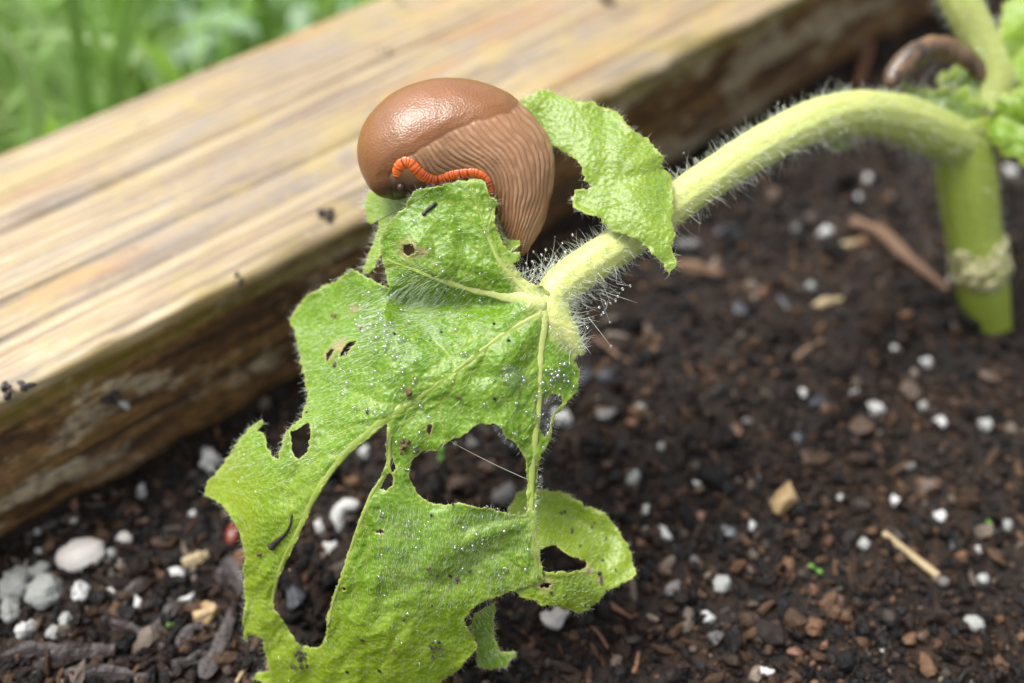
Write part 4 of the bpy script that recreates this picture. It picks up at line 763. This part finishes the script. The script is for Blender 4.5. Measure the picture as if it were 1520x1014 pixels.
# ------------------------------------------------------------------ droppings and dirt
def clump(center, r, n, mat, name, label, cat, group=None, spread=.8, lv=1, squash=.7, up=np.array([0, 0, 1.0])):
    Vs, Fs = [], []; off = 0; v, f = ICO[lv]
    for k in range(n):
        o_ = rng.normal(size=3) * spread * r * (n > 1); o_ -= up * (o_ @ up) * .7; s_ = rng.uniform(.5, .95) * r if n > 1 else r
        q = v * (1 + .3 * fbm(v * 1.8 + rng.uniform(0, 50, 3), 2))[:, None] * s_ * np.array([rng.uniform(.8, 1.7), rng.uniform(.5, 1), squash]); q = q @ rot_rand(1)[0].T
        Vs.append(q + o_ + center); Fs.append(f + off); off += len(v)
    return local(name, np.vstack(Vs), np.vstack(Fs), MAT[mat], smooth=False, label=label, cat=cat, group=group)
def on_top(px, py, lift): d = at_z(px, py, B_TOP); return P(px, py, d) + np.array([0, 0, lift]), d / F
def on_side(px, py, lift):
    r_ = P(px, py, 1.0) - np.array([0, 0, H]); t = B_NEAR / (r_ @ NB); return np.array([0, 0, H]) + r_ * t + NB * lift, t / F
for x, y, r_, n_, mt, lb in [(482,322,9,6,'dark','dark crumbly dropping on the timber beside the slug'), (355,412,7,3,'dark','small dark dropping on the rounded timber edge above a pale stain'), (18,580,8,4,'dark','pair of dark droppings near the timber edge above the white-tipped speck'), (42,577,7,3,'dark','pair of dark droppings near the timber edge above the white-tipped speck'), (570,76,4,2,'dark','tiny dark speck on the timber top behind the slug'), (905,4,11,3,'dark','flat dark smudge of dirt on the far timber top')]:
    c, s_ = on_top(x, y, .0008); o = clump(c, r_ * s_, n_, mt, 'dropping', lb, 'dropping', 'pair of droppings' if 'pair' in lb else None)
c, s_ = on_side(165, 590, .001); clump(c, 9 * s_, 5, 'dark', 'dropping', 'dark dropping stuck on the inner face of the timber', 'dropping', up=NB)
c, s_ = on_side(181, 596, .0018); clump(c, 7 * s_, 1, 'perlite', 'perlite_grain', 'white perlite bead stuck to the timber face beside a dark dropping', 'perlite', up=NB)

def on_leaf(B, x, y, lift=.0003): return P(x, y, blade_at(B, x, y) - lift)
LB, LG = 'brown soil crumb stuck on the chewed leaf', 'soil crumbs on the leaf'
for x, y, r_, n_ in [(538,483,7,3),(497,541,5,1),(610,588,7,2),(600,660,6,4),(597,667,5,2),(619,668,4,1),(680,591,4,2),(734,592,4,1),(637,845,5,2),(668,855,4,1),(680,862,5,3),(640,765,3,1),(567,768,3,1),(650,855,3,1),(697,848,3,1),(537,950,4,1),(583,962,4,2),(600,920,3,1),(641,900,3,1),(563,996,4,1),(515,998,4,1),(660,435,3,1),(641,408,3,1),(585,495,3,1),(545,610,4,1),(655,492,3,1),(733,480,3,1),(672,748,3,1),(455,612,3,1),(498,470,5,3),(430,845,4,2),(383,823,4,3),(755,505,3,1)]:
    clump(on_leaf(MAIN, x, y), r_ * .237 / F * .8, n_, 'brown_crumb' if n_ > 1 else 'dark', 'soil_crumb', LB, 'soil crumb', LG, spread=.7, up=-VIEW)
for x, y, r_ in [(880,775,4),(862,812,3),(900,800,3),(850,790,4),(895,830,3),(840,885,3),(870,895,4),(915,845,3),(820,880,3),(835,760,4),(890,852,6),(780,895,3)]:
    if inside(np.array([[x, y]]), C_OUT)[0]: clump(on_leaf(CURL, x, y), r_ * .25 / F * .8, 2, 'dark', 'soil_crumb', 'dark soil speck on the curled yellow leaf lobe', 'soil crumb', 'specks on the curled lobe', up=-VIEW)
for x, y, n_, r_, lb in [(455,966,16,5,'black wet debris caught where the leaf folds at its dirty tip'), (640,962,12,3.4,'row of dark dirt bits on the yellowing hanging lobe')]:
    Vs = on_leaf(MAIN, x + (0 if n_ < 13 else -8), y + 9 * (n_ == 16)); clump(Vs, r_ * .25 / F, n_, 'dark', 'leaf_debris', lb, 'debris', spread=2.3, up=-VIEW)
def streak(pts, r, mat, name, label, cat, B, lift=.0004, n=30, prof=None):
    p = smooth_path([(x, y, 0) for x, y in pts], n); d = np.array([blade_at(B, x, y) for x, y in p[:, :2]]) - lift; d = np.convolve(np.pad(d, 3, 'edge'), np.ones(7) / 7, 'valid')
    V, fs, u, an = tube_np(P(p[:, 0], p[:, 1], d), r * d / F * (np.ones(n) if prof is None else np.interp(np.linspace(0, 1, n), *prof)), 9); return local(name, V, fs, MAT[mat], label=label, cat=cat)
streak([(627,319),(633,313),(640,307),(648,301)], 2.6, 'dark', 'dropping', 'thin black rod-shaped dropping on the leaf just below the slug', 'dropping', MAIN, prof=([0, .1, .3, .4, .9, 1], [.9, 1.1, .8, 1.1, 1, .6]))
streak([(402,813),(412,803),(424,792),(431,778),(433,764)], 3.5, 'dark', 'dirt_streak', 'curved black dirt streak on the long side lobe of the leaf', 'dirt', MAIN, prof=([0, .2, .5, 1], [1.6, 1.2, .6, .3]))
streak([(551,334),(580,318),(605,306),(625,294),(643,279)], .55, 'dark', 'loose_fibre', 'fine dark hair lying across the leaf tip below the slug head', 'fibre', MAIN, lift=.0009)
# silk thread with a bead of water over the big hole, slime film in the torn edge
p0, p1 = P(668, 655, .2350), P(784, 712, .2362); tt = np.linspace(0, 1, 16)[:, None]; V, fs, u, an = tube_np(p0 * (1 - tt) + p1 * tt - np.array([0, 0, .0006]) * (4 * tt * (1 - tt)), np.full(16, .00004), 5)
local('slime_thread', V, fs, MAT['hair'], label='fine slime thread stretched across the largest hole in the leaf', cat='thread')
v, f = ICO[3]; local('water_drop', v * .0007 + P(675, 658.5, .2351), f, MAT['water'], label='round water bead hanging on the thread across the leaf hole', cat='water drop')
def film(name, poly, B, label, cat, lift=0.0, step=2.5, dome=.0):
    dc = np.mean([blade_at(B, x, y) for x, y in poly]) - lift; lp = resample(poly, step, .6); gx, gy = np.meshgrid(np.arange(lp[:, 0].min(), lp[:, 0].max(), step), np.arange(lp[:, 1].min(), lp[:, 1].max(), step)); q = np.c_[gx.ravel(), gy.ravel()]
    q = q[inside(q, lp)]; q = q[seg_dist(q, lp, True)[0] > 1.2]; pts = np.vstack([lp, q]); r = geometry.delaunay_2d_cdt([Vector(p) for p in pts], [(k, (k + 1) % len(lp)) for k in range(len(lp))], [], 1, 1e-4)
    pv = np.array([tuple(x) for x in r[0]]); tri = np.array(r[2]); e = seg_dist(pv, lp, True)[0]; bd = np.array([blade_at(B, x, y) for x, y in pv]) - lift
    D = bd - .0008 * dome * np.clip(e / 5, 0, 1) ** .5 + .0004 * fbm(np.c_[pv / 7, np.zeros(len(pv))], 2); n = len(pv); V = np.vstack([P(pv[:, 0], pv[:, 1], D), P(pv[:, 0], pv[:, 1], D + .00022)])
    he = np.concatenate([tri[:, [0, 1]], tri[:, [1, 2]], tri[:, [2, 0]]]); key = np.sort(he, 1); _, inv, cnt = np.unique(key[:, 0] * 10**6 + key[:, 1], return_inverse=True, return_counts=True); be = he[cnt[inv] == 1]
    return local(name, V, [tri, tri[:, ::-1] + n, np.stack([be[:, 1], be[:, 0], be[:, 0] + n, be[:, 1] + n], -1)], MAT['slime'], label=label, cat=cat)
film('slime_film', [(798,605),(797,636),(808,650),(817,642),(822,619),(836,599),(836,586),(820,582),(806,592)], MAIN, 'glassy slime film filling the torn hole at the leaf margin', 'slime', dome=.3)
film('slime_film', [(744,548),(752,541),(764,543),(776,552),(779,564),(772,576),(758,578),(747,570),(743,558)], MAIN, 'clear wet slime patch on the leaf near the pale vein junction', 'slime', .0003, dome=.8)
film('slime_film', [(735,629),(744,637),(752,650),(764,657),(768,661),(760,666),(748,658),(738,644),(730,633)], MAIN, 'clear slime web along the edge of the largest leaf hole', 'slime', 0)
film('slime_film', [(798,706),(803,704),(808,712),(809,720),(802,724),(797,721)], MAIN, 'small clear slime blob on the bare leaf vein strand', 'slime', .0004, dome=1.0)

# water droplets
v, f = ICO[2]; n = len(DROPS); pos = np.array([d[0] for d in DROPS]); rad = np.array([d[1] for d in DROPS])
V = (v[None] * rad[:, None, None] + pos[:, None]).reshape(-1, 3); Fq = (f[None] + (np.arange(n) * len(v))[:, None, None]).reshape(-1, 3)
tag(obj('water_droplets', mesh_np('water_droplets', V, Fq), MAT['water']), 'tiny clear water droplets beaded on the plant hairs', 'water droplets', kind='stuff')

# ------------------------------------------------------------------ grass behind the timber
def grass_blades(n, name, mat, hmin, hmax, w0, a0, a1, b0, b1, lean, label=None, zoff=-.075):
    a = rng.uniform(a0, a1, n); b = rng.uniform(b0, b1, n); base = np.c_[ab(a, b), np.full(n, zoff)]; h = rng.uniform(hmin, hmax, n); an = rng.uniform(0, 6.28, n); ld = np.c_[np.cos(an), np.sin(an), np.zeros(n)] * rng.uniform(.05, lean, n)[:, None]
    t = np.array([0, .25, .5, .75, 1.0]); path = base[:, None] + np.array([0, 0, 1.0]) * (h[:, None] * (t - .25 * t ** 2))[..., None] + ld[:, None] * (h[:, None] * t ** 2)[..., None]
    sv = np.c_[-np.sin(an), np.cos(an), np.zeros(n)]; sv = sv + rng.normal(size=(n, 3)) * .5; sv /= np.linalg.norm(sv, axis=1)[:, None]; w = w0 * rng.uniform(.5, 1.3, n)[:, None] * np.array([.7, 1, .95, .65, .06])
    fold = np.cross(sv, np.array([0, 0, 1.0])); fold /= np.linalg.norm(fold, axis=1)[:, None] + 1e-6
    V = np.stack([path - sv[:, None] * w[..., None], path + fold[:, None] * w[..., None] * .35, path + sv[:, None] * w[..., None]], 2); f = []
    for r_ in range(4):
        for c_ in range(2): b_ = r_ * 3 + c_; f.append((b_, b_ + 1, b_ + 4, b_ + 3))
    Fq = (np.array(f)[None] + (np.arange(n) * 15)[:, None, None]).reshape(-1, 4)
    return tag(obj(name, mesh_np(name, V.reshape(-1, 3), Fq), MAT[mat]), label, 'grass', kind='stuff')
bz = (-.95, -.312)
grass_blades(5200, 'lawn_grass', 'grass_green', .05, .14, .0022, -.7, 1.0, *bz, .9, 'soft green lawn grass beyond the timber edge')
grass_blades(2600, 'lawn_grass', 'grass_pale', .04, .13, .0028, -.7, 1.0, *bz, 1.1, 'pale lime grass blades mixed into the lawn beyond the timber')
grass_blades(300, 'lawn_grass', 'grass_straw', .04, .11, .002, -.7, 1.0, *bz, 1.2, 'dry straw-coloured blades mixed into the lawn beyond the timber')
def broad_blade(pts, w, mat, label, name='grass_blade', group=None, zg=-.075):
    p = smooth_path([(x, y, d) for x, y, d in pts], 22); path = P(p[:, 0], p[:, 1], p[:, 2] / 1000); base = path[0].copy(); base[2] = zg; base[:2] += (path[0] - path[3])[:2] * .5
    ext = base + (path[0] - base) * np.linspace(0, 1, 8)[:-1, None]; path = np.vstack([ext, path]); n = len(path); t = np.linspace(0, 1, n)
    T = np.gradient(path, axis=0); T /= np.linalg.norm(T, axis=1)[:, None]; sv = np.cross(T, VIEW); sv /= np.linalg.norm(sv, axis=1)[:, None]; nv_ = np.cross(sv, T)
    ww = w * p[:, 2].mean() / 1000 / F * np.interp(t, [0, .3, .7, 1], [.7, 1, .9, .15]); row = np.array([-1, -.5, 0, .5, 1]); prof = np.array([0, .12, .28, .12, 0])
    V = path[:, None] + sv[:, None] * (row[None, :, None] * ww[:, None, None]) + nv_[:, None] * (prof[None, :, None] * ww[:, None, None]); V2 = V + nv_[:, None] * .0003
    Va = np.concatenate([V, V2[:, ::-1]], 1); k = 10; i = (np.arange(n - 1)[:, None] * k + np.arange(k)[None]).ravel(); j = (np.arange(n - 1)[:, None] * k + (np.arange(k)[None] + 1) % k).ravel()
    return local(name, Va.reshape(-1, 3), np.stack([i, j, j + k, i + k], -1), MAT[mat], label=label, cat='grass blade', group=group)
broad_blade([(132,190,400),(122,110,385),(112,40,372),(100,-40,360),(95,-110,352)], 12, 'grass_green', 'narrower of two upright dark green grass blades rising behind the timber', zg=-.075)
broad_blade([(166,180,395),(176,100,378),(190,30,364),(205,-50,350),(215,-120,342)], 17, 'grass_green', 'broadest dark green grass blade rising behind the timber edge')
broad_blade([(402,75,440),(393,30,430),(385,-20,420),(378,-80,410)], 12, 'grass_green', 'dark green grass blade rising alone behind the far timber edge')
broad_blade([(60,215,400),(45,130,385),(10,60,375),(-40,10,370)], 9, 'grass_pale', 'pale leaning grass blade next to two dark upright blades')
broad_blade([(240,140,430),(225,90,425),(150,60,420),(60,50,420)], 8, 'grass_pale', 'pale grass blade bent sideways behind the broad dark blade')
def leafy_weed(px, py, d, n, size, mat, label):
    c = P(px, py, d); Vs, Fs = [], []; off = 0; root = np.array([c[0], c[1], -.075])
    for k in range(n):
        o_ = rng.normal(size=3) * np.array([.02, .02, .008]); a = rng.uniform(0, 6.28); e = np.array([math.cos(a), math.sin(a), rng.uniform(-.3, .3)]); s_ = np.cross(e, [0, 0, 1.0]); s_ /= np.linalg.norm(s_); L = size * rng.uniform(.6, 1.3)
        q = [c + o_ + e * L * t + s_ * w_ * L * g_ - np.array([0, 0, .3 * L * t * t]) for t, w_ in ((0, .05), (.3, .3), (.65, .28), (1, .02)) for g_ in (-1, 1)]
        Vs += q; Fs += [(off + 2 * r_, off + 2 * r_ + 1, off + 2 * r_ + 3, off + 2 * r_ + 2) for r_ in range(3)]; off += 8
    W_ = np.array(Vs); o = empty('leafy_weed', root, label, 'weed', 'silvery weeds in the lawn'); obj('foliage', mesh_np('foliage', W_, np.array(Fs)), MAT[mat], o)
    V, fs, u, an = tube_np(np.array([root, (root + c) / 2 + [.003, 0, 0], c]), np.array([.0018, .0015, .001]), 7); obj('stalk', mesh_np('stalk', V, fs), MAT['grass_pale'], o)
grass_blades(420, 'lawn_grass', 'grass_green', .10, .20, .0042, -.7, 1.0, -.8, -.315, .5, 'long broad upright grass blades standing above the lawn beyond the timber')
for x, y, d in [(310, 60, .47), (290, 20, .52), (470, 5, .50)]:
    leafy_weed(x, y, d, 26, .016, 'grass_silver', 'silvery pale-leaved weed growing in the lawn behind the timber')
